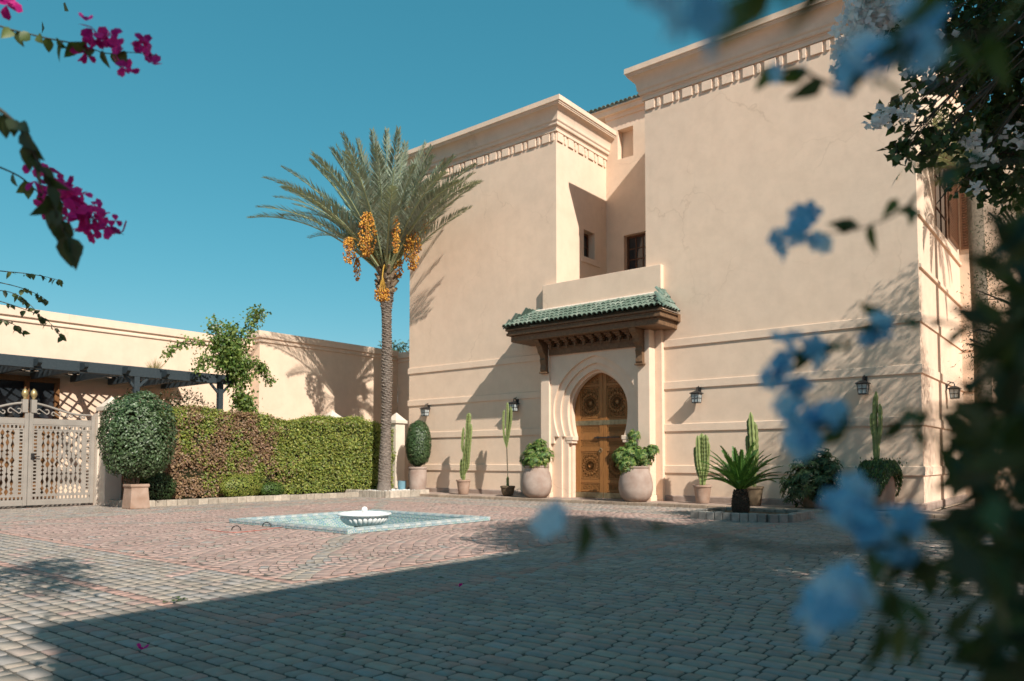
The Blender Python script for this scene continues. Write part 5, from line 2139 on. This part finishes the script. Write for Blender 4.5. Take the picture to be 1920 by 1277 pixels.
# cycad
CB = np.array([-5.95, 14.72, 0.08])
cyc = thing('cycad', CB, 'dark green cycad with stiff feather leaves and a stubby trunk', 'cycad')
m = MB()
m.lathe([(0.15, 0), (0.17, 0.06), (0.16, 0.25), (0.13, 0.42), (0.08, 0.50)], CB, 14, (0.06, 0.05, 0.04))
m.build('trunk', M['palm_bark'], cyc, smooth=True, color=True)
for k in range(150):
    pass
m = MB()
for k in range(140):
    th = k * 2.39996
    z = 0.02 + 0.44 * k / 140
    r = float(np.interp(z, [0, 0.06, 0.25, 0.42, 0.5], [0.15, 0.17, 0.16, 0.13, 0.08]))
    d = np.array([math.cos(th), math.sin(th), 0])
    s = np.array([-d[1], d[0], 0])
    b = CB + d * (r - .01) + (0, 0, z)
    g = rng.uniform(.7, 1.4)
    m.add([b - s * .03, b + s * .03, b + d * .035 + (0, 0, .03), b + (0, 0, .05)], [(0, 1, 2), (1, 3, 2), (0, 2, 3)], (0.07 * g, 0.055 * g, 0.04 * g))
m.build('leaf_scars', M['palm_bark'], cyc, color=True, kind='stuff')
for k in range(46):
    az = k * 2.39996
    f = (k + .5) / 46
    palm_frond(cyc, CB + (0.03 * math.cos(az), 0.03 * math.sin(az), 0.47), az, R(84 - 58 * f), rng.uniform(0.85, 1.05), 0.45 + 0.35 * f, 0.15, 58, np.array((0.075, 0.175, 0.035)) * rng.uniform(0.8, 1.25), wid=0.019, vee=0.30, petiole=0.10)

# ================================================================== trees and climbers


def clump_leaves(blobs_, per, leaf, shape=0.5, pal=GREEN_D, droop=0.3, hollow_=0.35):
    """leaves spread through several ragged clumps -> arrays"""
    P, D, N = [], [], []
    for bx_, by_, bz_, br_ in blobs_:
        k = int(per * br_ ** 2)
        d = rand_dirs(k)
        r = br_ * (hollow_ + (1 - hollow_) * rng.random(k) ** 0.6) * (1 + 0.25 * vnoise(d, 5, int(abs(bx_ * 100)) % 97))
        P.append(np.array([bx_, by_, bz_]) + d * r[:, None])
        N.append(unit(d + 0.9 * rand_dirs(k) + np.array([0, 0, .3])))
        D.append(unit(rand_dirs(k) + 0.4 * d + np.array([0, 0, -droop])))
    return np.concatenate(P), np.concatenate(D), np.concatenate(N)


def tree(name, label, base, blobs_, per, leaf, wid, pal, mat, r0=0.16, cat='tree', droop=0.3, fork=None):
    t = thing(name, base, label, cat)
    base = np.array(base, float)
    big_ = max(blobs_, key=lambda b: b[3])
    fork = np.array(fork) if fork is not None else base + (np.array(big_[:3]) - base) * np.array([0.5, 0.5, 0.5])
    m = MB()
    m.tube(catmull([base, (base + fork) / 2 + (0.05, -0.06, 0), fork], 5), [r0 * (1 - 0.045 * i) for i in range(11)], 10)
    m.build('trunk', M['bark'], t, smooth=True)
    m = MB()
    for b in blobs_:
        c = np.array(b[:3])
        mid = (fork + c) / 2 + rng.normal(0, 0.12, 3)
        m.tube(catmull([fork, mid, c], 4), [r0 * 0.5 * (1 - 0.1 * i) for i in range(9)], 6)
        for q in range(4):
            e = c + unit(rng.normal(size=3)) * b[3] * 0.8
            m.tube([mid + (c - mid) * 0.5, (c + e) / 2 + rng.normal(0, .05, 3), e], [r0 * .2, r0 * .12, 0.006], 5)
    m.build('limbs', M['bark'], t, smooth=True)
    P, D, N = clump_leaves(blobs_, per, leaf, droop=droop)
    n = len(P)
    foliage('crown', mat, t, P, D, N, leaf * rng.uniform(.7, 1.25, n), wid * rng.uniform(.75, 1.25, n), tints(n, pal, 0.22))
    return t


def pxblob(px, py, dep, rpx):
    c = aD(px, py, dep)
    return (*c, rpx * dep / FPX)


# white-flowered bougainvillea: the sprays in view and the crown out of view that shades the paving
WB = [pxblob(*q) for q in ((1668, 20, 4.6, 55), (1720, 60, 4.7, 70), (1800, 50, 4.8, 105), (1890, 100, 5.0, 115), (1650, 70, 4.5, 40), (1745, 150, 4.7, 45), (1700, 215, 4.5, 30), (1665, 215, 4.5, 22), (1730, 275, 4.5, 38),
                        (1690, 285, 4.4, 30), (1765, 250, 4.6, 40), (1850, 260, 5.0, 55), (1895, 330, 5.0, 65), (1905, 220, 5.0, 70), (1840, 330, 5.0, 38), (1800, 345, 4.9, 22), (1860, 30, 5.2, 110), (1900, 180, 5.3, 100), (1830, 130, 5.1, 60), (1910, 290, 5.3, 70), (1600, 105, 4.4, 22), (1585, 130, 4.4, 14))]
WB2 = [(0.9, 5.9, 5.3, 1.5), (1.9, 6.4, 6.3, 1.9), (2.6, 7.4, 5.6, 1.7), (0.7, 7.2, 6.5, 1.4), (1.6, 8.3, 5.6, 1.5), (3.0, 5.8, 5.0, 1.3), (1.1, 6.6, 4.6, 1.2), (0.5, 8.6, 6.9, 1.2)]
wb = tree('white_bougainvillea', 'white-flowered bougainvillea hanging into the upper right corner', (1.5, 6.0, 0), WB, 4600, 0.066, 0.05, GREEN_D + [(0.05, 0.06, 0.02)], M['leaf'], 0.022, 'bougainvillea', fork=(0.7, 5.9, 4.9))
P, D, N = clump_leaves(WB2, 2300, 0.1)
n = len(P)
foliage('shade_crown', M['leaf'], wb, P, D, N, rng.uniform(.09, .15, n), rng.uniform(.06, .10, n), tints(n, GREEN_D, .2))
# white bracts
P = []
for px, py, dep, r, k in ((1600, 70, 4.2, 40, 330), (1640, 30, 4.2, 45, 300), (1690, 20, 4.3, 45, 160), (1620, 10, 4.2, 40, 200), (1655, 215, 4.3, 22, 34), (1635, 235, 4.3, 12, 14), (1700, 205, 4.3, 25, 22), (1820, 265, 4.6, 20, 40), (1845, 290, 4.6, 22, 30), (1830, 350, 4.6, 10, 14), (1575, 120, 4.3, 18, 26), (1745, 110, 4.4, 60, 40), (1905, 250, 4.7, 30, 26)):
    c = aD(px, py, dep)
    P.append(c + rand_dirs(k) * (r * dep / FPX) * rng.random((k, 1)) ** .5)
P = np.concatenate(P)
n = len(P)
foliage('bracts', M['petal'], wb, P, rand_dirs(n), rand_dirs(n), rng.uniform(.04, .055, n), rng.uniform(.032, .045, n), tints(n, [(0.84, 0.83, 0.82), (0.76, 0.76, 0.78), (0.86, 0.84, 0.80)], .05))

tree('shade_tree', 'broad leafy tree beyond the right edge that shades the paving', (2.6, 11.4, 0), [(1.9, 11.3, 5.4, 1.7), (2.8, 12.2, 6.2, 1.7), (1.5, 12.6, 5.8, 1.4), (2.4, 10.2, 4.9, 1.4), (1.7, 10.3, 5.4, 1.2), (3.1, 11.2, 6.4, 1.3), (0.9, 11.9, 4.3, 1.0), (1.2, 13.3, 4.4, 1.1), (0.6, 9.6, 4.6, 1.0), (0.9, 9.3, 3.2, .9), (0.7, 14.1, 3.2, .9), (1.6, 14.6, 5.6, 1.2)], 2100, 0.12, 0.075, GREEN_D, M['leaf'], 0.2)

OL = [pxblob(*q) for q in ((1905, 560, 13.5, 95), (1860, 620, 13.0, 55), (1895, 450, 13.8, 62), (1925, 690, 13.0, 105), (1860, 500, 13.5, 30), (1835, 650, 13.0, 30), (1900, 790, 12.8, 80), (1930, 880, 12.5, 95), (1880, 390, 14, 34))]
OL2 = [(0.9, 15.9, 7.0, 1.3), (0.6, 15.2, 5.9, 1.2), (1.6, 16.4, 6.4, 1.3), (1.4, 15.2, 4.6, 1.2), (0.4, 16.3, 8.0, 0.8)]
tree('olive_tree', 'fine-leaved olive tree at the right edge', (0.6, 14.2, 0), OL, 2300, 0.075, 0.016, [(0.045, 0.065, 0.03), (0.06, 0.08, 0.04), (0.03, 0.045, 0.02)], M['leaf'], 0.13, droop=0.7, fork=(0.3, 13.6, 2.0))
tree('fine_leaved_tree', 'taller fine-leaved tree just beyond the right edge dappling the right wing', (1.3, 15.9, 0), OL2, 1700, 0.12, 0.026, [(0.045, 0.065, 0.03), (0.06, 0.08, 0.04)], M['leaf'], 0.12, droop=0.7)
for lb, c, r in (('grey-green treetop peeping over the wall behind the palm', (-28.6, 26.2, 6.1), 1.25), ):
    tree('far_tree', lb, (c[0], c[1], 0), [(c[0], c[1], c[2], r), (c[0] - .9, c[1] + .3, c[2] - .5, r * .8), (c[0] + .8, c[1] + .5, c[2] - .6, r * .8)], 1000, 0.16, 0.08, [(0.06, 0.09, 0.05), (0.09, 0.12, 0.07)], M['leaf'], 0.2)

# vine on the pergola corner
vine = thing('climbing_vine', (-20.05, 11.9, 2.36), 'bright green climbing vine with pale flowers on the pergola corner', 'vine')
VX = -20.0
stems = [[(462, 790), (445, 740), (437, 700), (425, 660), (408, 618), (400, 612)], [(440, 705), (455, 660), (468, 620), (478, 592), (487, 588)], [(432, 690), (398, 652), (352, 640), (325, 652), (311, 667)],
         [(440, 695), (475, 678), (498, 700), (508, 716)], [(432, 700), (388, 672), (372, 690)], [(470, 790), (462, 760), (452, 735), (445, 700)], [(440, 690), (425, 650), (440, 612)]]
P, D, N = [], [], []
for i, st in enumerate(stems):
    pts = catmull([aX(px, py, VX + rng.normal(0, .08)) for px, py in st], 6)
    m = MB()
    m.tube(pts, [0.022 * (1 - 0.7 * k / len(pts)) for k in range(len(pts))], 5)
    m.build('stem', M['twig'], vine, smooth=True)
    k = 620 if i in (0, 1, 6) else 330
    ii = rng.integers(0, len(pts), k)
    sp = 0.13 if i not in (2, 3) else 0.075
    P.append(np.array(pts)[ii] + rng.normal(0, sp, (k, 3)))
for px, py, r, k in ((432, 672, .28, 1300), (415, 640, .18, 500), (455, 700, .22, 600), (458, 755, .20, 700), (440, 640, .15, 200), (490, 690, .12, 110), (462, 785, .22, 200)):
    P.append(aX(px, py, VX) + rng.normal(0, r * .75, (k, 3)))
P = np.concatenate(P)
n = len(P)
foliage('foliage', M['leaf'], vine, P, unit(rand_dirs(n) + np.array([0, 0, -.6])), unit(rand_dirs(n) + np.array([.5, -.2, .6])), rng.uniform(.08, .12, n), rng.uniform(.055, .085, n), tints(n, [(0.10, 0.17, 0.035), (0.14, 0.20, 0.04), (0.07, 0.13, 0.03), (0.20, 0.25, 0.07)], .2))
P = []
for px, py, r, k in ((484, 590, .10, 40), (403, 615, .16, 50), (470, 612, .10, 25), (440, 628, .12, 20), (418, 640, .12, 16)):
    P.append(aX(px, py, VX + .05) + rng.normal(0, r, (k, 3)))
P = np.concatenate(P)
n = len(P)
foliage('bracts', M['petal'], vine, P, rand_dirs(n), rand_dirs(n), .06, .045, tints(n, [(0.6, 0.58, 0.48), (0.5, 0.5, 0.4)], .1))

# planting under the pergola
tree('under_bush', 'dark leafy bush under the pergola behind the clipped shrub', (-21.6, 10.9, 0), [(-21.6, 10.6, 2.65, .55), (-21.5, 11.3, 2.8, .5), (-21.7, 9.9, 2.9, .35), (-21.4, 11.9, 2.5, .4)], 1300, 0.11, 0.04, GREEN_D + [(0.10, 0.09, 0.04)], M['leaf'], 0.06, 'bush')
t = thing('dry_grass_tuft', (-21.3, 10.9, 3.0), 'dry straw coloured palm tuft poking above the pergola beam', 'plant')
n = 130
d = unit(np.c_[rng.normal(0, .5, n), rng.normal(0, .5, n), rng.uniform(.4, 1.2, n)])
foliage('blades', M['leaf'], t, np.tile(aX(290, 700, -20.8), (n, 1)), d, rand_dirs(n), rng.uniform(.3, .52, n), .012, tints(n, [(0.40, 0.31, 0.16), (0.30, 0.26, 0.12)], .15))

# ================================================================== flowers close to the camera


def leaf_mesh(name, L, W, col, mat, droop=0.18, heart=False):
    u = np.array([0, .10, .32, .58, .82, 1.0])
    w = np.array([.02, .62 if heart else .35, 1.0, .80, .38, .0]) * W / 2
    V, F, C_ = [], [], []
    for a, b in zip(u, w):
        z = -droop * L * a * a
        V += [(-b, a * L, z + b * .30), (0, a * L, z), (b, a * L, z + b * .30)]
        C_ += [np.array(col) * 1.0, np.array(col) * 1.25, np.array(col) * 1.0]
    for i in range(5):
        for j in range(2):
            a = i * 3 + j
            F.append((a, a + 1, a + 4, a + 3))
    me = mesh_np(name, np.array(V), [np.array(F)], np.array(C_), True)
    me.materials.append(mat)
    return me


def flower_mesh(name, petals, L, W, col, mat, cup=0.3, tube_=0.0):
    V, F, C_ = [], [], []
    for k in range(petals):
        a = 2 * math.pi * k / petals
        c, s = math.cos(a), math.sin(a)
        o = len(V)
        for uu, ww in ((0.05, .12), (.35, .6), (.7, 1.0), (1.0, .55)):
            z = cup * L * uu ** 1.5 + rng.normal(0, .02) * L
            for j in (-1, 0, 1):
                x, y = uu * L, j * ww * W / 2
                V.append((x * c - y * s, x * s + y * c, z + (abs(j) * .10 * W)))
                C_.append(np.array(col) * (1.12 if j else 0.85))
        for i in range(3):
            for j in range(2):
                q = o + i * 3 + j
                F.append((q, q + 1, q + 4, q + 3))
    me = mesh_np(name, np.array(V), [np.array(F)], np.array(C_), True)
    me.materials.append(mat)
    return me


from mathutils import Matrix


def place(name, me, parent, p, d, nrm, s=1.0):
    """copy of a shared mesh with local +Y along d and +Z near nrm"""
    d = unit(d)
    x = unit(np.cross(d, nrm))
    z = np.cross(x, d)
    o = bpy.data.objects.new(name, me)
    COL.objects.link(o)
    o.parent = parent
    M4 = Matrix(((x[0] * s, d[0] * s, z[0] * s, 0), (x[1] * s, d[1] * s, z[1] * s, 0), (x[2] * s, d[2] * s, z[2] * s, 0), (0, 0, 0, 1)))
    M4.translation = Vector((np.asarray(p) - ORIGIN[parent.name]).tolist())
    o.matrix_local = M4
    return o


def branch(parent, pxs, dep, r0=0.004, n=7):
    if isinstance(dep, (int, float)):
        dep = [dep] * len(pxs)
    pts = catmull([aD(px, py, d) for (px, py), d in zip(pxs, dep)], n)
    m = MB()
    m.tube(pts, [r0 * (1 - .75 * k / len(pts)) for k in range(len(pts))], 6)
    return m.build('branch', M['twig'], parent, smooth=True), pts


HEART = [leaf_mesh('bougainvillea_leaf', .062, .042, c, M['leaf'], .2, True) for c in ((0.07, 0.10, 0.028), (0.10, 0.13, 0.035), (0.055, 0.075, 0.025))]
DARKL = [leaf_mesh('bougainvillea_leaf', .075, .045, c, M['leaf'], .2, True) for c in ((0.045, 0.06, 0.022), (0.055, 0.07, 0.03))]  # darker leaf copies: the shade on the near branch is put into their colour
MAG = [flower_mesh('bract_flower', 3, .036, .034, c, M['petal'], 0.75) for c in ((0.66, 0.03, 0.28), (0.76, 0.05, 0.36), (0.54, 0.02, 0.22))]
bou = thing('magenta_bougainvillea', (-3.4, 0.35, 0), 'magenta bougainvillea sprays reaching in from the upper left edge', 'bougainvillea')
root = np.array([-3.4, 0.35, 0.0])
m = MB()
m.tube(catmull([root, root + (0.05, .1, 1.2), aD(-260, 330, 2.8), aD(-120, 60, 2.7)], 6), [0.03 * (1 - .035 * k) for k in range(19)], 8)
m.build('stem', M['bark'], bou, smooth=True)


P = []
for c, r, k in (((-3.7, 1.15, 3.75), .30, 420), ((-4.3, 1.25, 3.9), .26, 380), ((-3.3, 1.0, 3.6), .28, 300), ((-4.0, 1.05, 4.2), .30, 300), ((-4.7, 1.35, 4.1), .16, 120), ((-4.2, 1.5, 4.0), .14, 110), ((-4.6, 1.55, 4.2), .10, 70)):
    P.append(np.array(c) + rng.normal(0, r * .6, (k, 3)) * (1.3, 1, .8))
P = np.concatenate(P)
n = len(P)
foliage('crown', M['leaf'], bou, P, unit(rand_dirs(n) + np.array([0, 0, -.6])), rand_dirs(n), rng.uniform(.055, .08, n), .05, tints(n, GREEN_D, .2))


def leaves_on(br, pts, meshes, ts, down=1.0, s0=1.0):
    for t in ts:
        i = min(int(t * (len(pts) - 1)), len(pts) - 2)
        tg = unit(pts[i + 1] - pts[i])
        d = unit(rng.normal(0, .55, 3) + np.array([0, 0, -down]) + tg * .3)
        place('leaf', meshes[rng.integers(0, len(meshes))], br, pts[i] + rng.normal(0, .004, 3), d, unit(rng.normal(0, .6, 3) + _fw * -0.8), s0 * rng.uniform(.7, 1.15))


def bracts_at(br, dep, spots, meshes):
    for px, py, sp, k in spots:
        for _ in range(k):
            p = aD(px + rng.normal(0, sp), py + rng.normal(0, sp), dep + rng.normal(0, .04))
            place('bract_flower', meshes[rng.integers(0, len(meshes))], br, p, rand_dirs(1)[0], unit(rng.normal(0, .8, 3) - _fw * .3), rng.uniform(.6, 1.15))


br, pts = branch(bou, [(-120, 60), (-30, 45), (30, 58), (90, 72), (150, 84), (200, 100), (240, 98), (296, 104)], 2.6)
leaves_on(br, pts, HEART, [.28, .30, .36, .40, .44, .48, .52, .56, .60, .63, .7, .76, .83], 1.0)
bracts_at(br, 2.6, [(163, 42, 4, 1), (176, 58, 7, 3), (205, 66, 6, 3), (188, 80, 6, 3), (172, 100, 6, 2), (222, 102, 7, 3), (232, 124, 6, 3), (264, 80, 6, 3), (285, 98, 5, 2), (282, 120, 3, 1), (4, 8, 5, 3)], MAG)
br, pts = branch(bou, [(-120, 130), (-30, 185), (30, 232), (62, 285), (88, 335), (102, 385), (118, 430), (150, 475)], 2.05, 0.006)
leaves_on(br, pts, DARKL, list(np.linspace(.18, .97, 26)), .9, 1.0)
br, pts = branch(bou, [(-120, 250), (-30, 300), (35, 330), (75, 362), (125, 385), (180, 412), (232, 440)], 2.7)
leaves_on(br, pts, HEART, [.3, .36, .42, .46, .5, .54, .6, .66, .72, .8], .9)
bracts_at(br, 2.7, [(64, 312, 4, 1), (76, 330, 6, 3), (84, 382, 7, 4), (100, 395, 7, 4), (118, 345, 8, 5), (130, 358, 8, 5), (128, 385, 9, 6), (150, 375, 7, 4), (150, 400, 7, 4), (172, 400, 6, 4), (165, 420, 6, 3), (180, 425, 7, 5), (205, 425, 5, 3), (216, 415, 3, 1), (190, 398, 4, 2), (228, 438, 2, 1), (110, 400, 6, 3), (95, 368, 5, 3)], MAG)

sp = thing('leafy_creeper', (-5.9, 0.9, 0), 'thin leafy green creeper sprays at the left edge above the wall', 'creeper')
m = MB()
m.tube(catmull([(-5.9, .9, 0), (-5.8, 1.0, 1.4), (-5.6, 1.25, 2.6), (-5.5, 1.4, 3.3)], 6), [0.03 * (1 - .03 * k) for k in range(19)], 8)
m.build('stem', M['bark'], sp, smooth=True)
SML = [leaf_mesh('creeper_leaf', .055, .036, c, M['leaf'], .2, True) for c in ((0.06, 0.085, 0.03), (0.085, 0.11, 0.04), (0.045, 0.065, 0.025))]
for px_ in ([(-60, 500), (0, 508), (50, 513), (90, 520), (118, 528)], [(-60, 520), (0, 530), (40, 540), (70, 552), (92, 566)], [(-60, 550), (0, 565), (40, 578), (75, 592), (100, 612), (118, 636)], [(-60, 585), (0, 598), (25, 608), (46, 622)], [(-60, 560), (-10, 545), (30, 552), (60, 575), (80, 600)]):
    br, pts = branch(sp, px_, 4.9, .004)
    leaves_on(br, pts, SML, list(np.sort(rng.uniform(.12, 1, 17))), .7, .9)
P = []
for c, r, k in (((-5.75, 1.25, 2.5), .30, 240), ((-5.5, 1.35, 3.0), .28, 200), ((-6.0, 1.2, 1.7), .28, 160), ((-5.9, 1.35, 2.1), .25, 140)):
    P.append(np.array(c) + rng.normal(0, r * .6, (k, 3)))
P = np.concatenate(P)
P = P[P[:, 1] < -0.302 * P[:, 0] - 0.12]
n = len(P)
foliage('foliage', M['leaf'], sp, P, unit(rand_dirs(n) + np.array([0, 0, -.6])), rand_dirs(n), rng.uniform(.05, .075, n), .045, tints(n, GREEN_D, .2))

# plumbago right in front of the lens
plu = thing('plumbago', (0.55, 0.62, 0), 'blurred blue-flowered plumbago close to the lens on the right', 'plumbago')
m = MB()
rt0 = np.array([0.55, 0.62, 0.0])
m.tube(catmull([rt0, rt0 + (-.05, .05, .6), aD(2060, 700, 1.0), aD(2040, 200, .95)], 6), [0.014 * (1 - .03 * k) for k in range(19)], 7)
m.build('stem', M['bark'], plu, smooth=True)
BLUE = [flower_mesh('flower', 5, .0165, .0135, c, M['petal'], 0.12) for c in ((0.27, 0.60, 0.80), (0.52, 0.78, 0.90), (0.18, 0.48, 0.70))]
PLL = [leaf_mesh('plumbago_leaf', .05, .021, c, M['leaf'], .25) for c in ((0.05, 0.085, 0.02), (0.075, 0.11, 0.025), (0.035, 0.055, 0.018))]
BR = [([(2040, 1180), (1900, 1090), (1790, 1055), (1690, 1020), (1590, 975)], .82, [(1580, 960, 14, 10), (1612, 992, 12, 8), (1690, 1035, 12, 8), (1695, 980, 10, 6), (1655, 1005, 9, 4), (1600, 925, 9, 4)]),
      ([(2060, 1300), (1880, 1235), (1740, 1185), (1600, 1130)], .73, [(1548, 1150, 18, 13), (1592, 1105, 12, 7), (1570, 1130, 12, 6), (1520, 1170, 8, 3)]),
      ([(2050, 760), (1880, 770), (1740, 780), (1600, 800), (1510, 800)], .87, [(1490, 812, 12, 7), (1535, 795, 14, 9), (1480, 770, 8, 3), (1560, 780, 8, 3)]),
      ([(2050, 650), (1880, 630), (1740, 600), (1640, 605), (1550, 650), (1475, 660)], 1.02, [(1470, 640, 8, 4), (1455, 690, 9, 5), (1492, 725, 9, 5), (1540, 668, 9, 4), (1648, 598, 10, 6), (1636, 622, 7, 3), (1440, 710, 6, 3)]),
      ([(2050, 300), (1880, 305), (1770, 320), (1690, 395), (1600, 432), (1500, 440)], 1.15, [(1492, 432, 11, 7), (1462, 440, 9, 4), (1525, 452, 10, 5), (1505, 400, 6, 2), (1470, 465, 6, 2)]),
      ([(2050, 40), (1900, 55), (1790, 70), (1680, 95), (1590, 180)], .74, [(1640, 100, 20, 10), (1700, 55, 20, 9), (1740, 110, 14, 6), (1600, 130, 12, 4)]),
      ([(2040, -60), (1700, -70), (1480, -40), (1290, 15)], .52, [(1275, 10, 18, 4), (1330, 5, 16, 3), (1350, 60, 10, 1)]),
      ([(1690, 1020), (1480, 1030), (1250, 990), (1040, 962)], .8, [(1040, 955, 8, 2), (1022, 985, 6, 1)]),
      ([(1600, 180), (1540, 150), (1490, 128), (1452, 130)], 1.0, [(1500, 130, 5, 1), (1456, 134, 4, 1)])]
for px_, dep, fl in BR:
    dep *= 0.8
    br, pts = branch(plu, px_, dep, .0022)
    far = px_[0][0] > 1900
    leaves_on(br, pts, PLL, list(np.sort(rng.uniform(.15 if far else .2, .93, 15 if far else 5))), .3, rng.uniform(.7, .95))
    for px, py, spx, k in fl:
        for _ in range(k):
            p = aD(px + rng.normal(0, spx * 1.25), py + rng.normal(0, spx * 1.25), dep + rng.normal(0, .02))
            place('flower', BLUE[rng.integers(0, 3)], br, p, rand_dirs(1)[0], unit(rng.normal(0, .7, 3) - _fw * .6 + (0, 0, .3)), rng.uniform(.65, .95))
# the dark leafy body of the shrub
n = 800
py = rng.uniform(330, 1330, n)
edge = np.interp(py, [330, 470, 560, 700, 850, 950, 1100, 1330], [1990, 1930, 1895, 1880, 1830, 1825, 1860, 1940])
px = edge + np.abs(rng.normal(0, 1, n)) * 120 + rng.normal(0, 18, n) - 10
dp = rng.uniform(.5, 1.15, n)
P = np.array([aD(a, b, c) for a, b, c in zip(px, py, dp)])
foliage('foliage', M['leaf'], plu, P, unit(rand_dirs(n) + np.array([-.3, 0, .1])), rand_dirs(n), rng.uniform(.035, .06, n), rng.uniform(.016, .026, n), tints(n, [(0.035, 0.055, 0.015), (0.025, 0.04, 0.012), (0.055, 0.08, 0.02)], .2))

# ================================================================== small things on the ground
p = aZ(322, 1128)
t = thing('fallen_sprig', p, 'small green fallen sprig lying at the edge of the shade', 'sprig')
for k in range(7):
    o = place('leaf', HEART[k % 2], t, p + np.array([rng.normal(0, .05), rng.normal(0, .05), 0.012]), unit(np.array([rng.normal(), rng.normal(), .12])), np.array([0, 0, 1.0]), 1.0)
for (px, py), me, lb, nm in (((265, 1222), MAG[0], 'magenta petal fallen on the shaded pavers at lower left', 'fallen_petal'), ((862, 1103), MAG[2], 'magenta petal fallen farther out on the shaded pavers', 'fallen_petal'), ((640, 1192), DARKL[0], 'brown dead leaf in a joint of the shaded pavers', 'dead_leaf'), ((820, 1086), DARKL[1], 'small dead leaf near the shadow edge', 'dead_leaf')):
    p = aZ(px, py)
    o = bpy.data.objects.new(nm, me)
    o.location = (p[0], p[1], 0.012)
    o.rotation_euler = (0.2, 0.15, rng.uniform(0, 6))
    COL.objects.link(o)
    props(o, lb, 'petal' if 'petal' in nm else 'leaf')
M['cable'] = mat_noise('red_cable', (0.45, 0.08, 0.05), (0.55, 0.12, 0.08), 10, 0.5, 0.0)
m = MB()
m.tube(catmull([aZ(px, py, .012) for px, py in ((380, 992), (430, 998), (470, 996), (532, 988))], 6), .0045, 5)
props(m.build('cable', M['cable'], None, smooth=True), 'thin red cable lying beside the basin', 'cable')
for px, py, lb in ((443, 994, 'small dark iron hoop beside the red cable'), (500, 987, 'dark iron hoop against the basin rim')):
    c = aZ(px, py, 0)
    m = MB()
    m.tube([c + np.array([0.075 * math.cos(t) * _rt[0], 0.075 * math.cos(t) * _rt[1], 0.07 * math.sin(t)]) for t in np.linspace(0, math.pi, 11)], .009, 6)
    props(m.build('iron_hoop', M['iron'], None, smooth=True), lb, 'hoop')
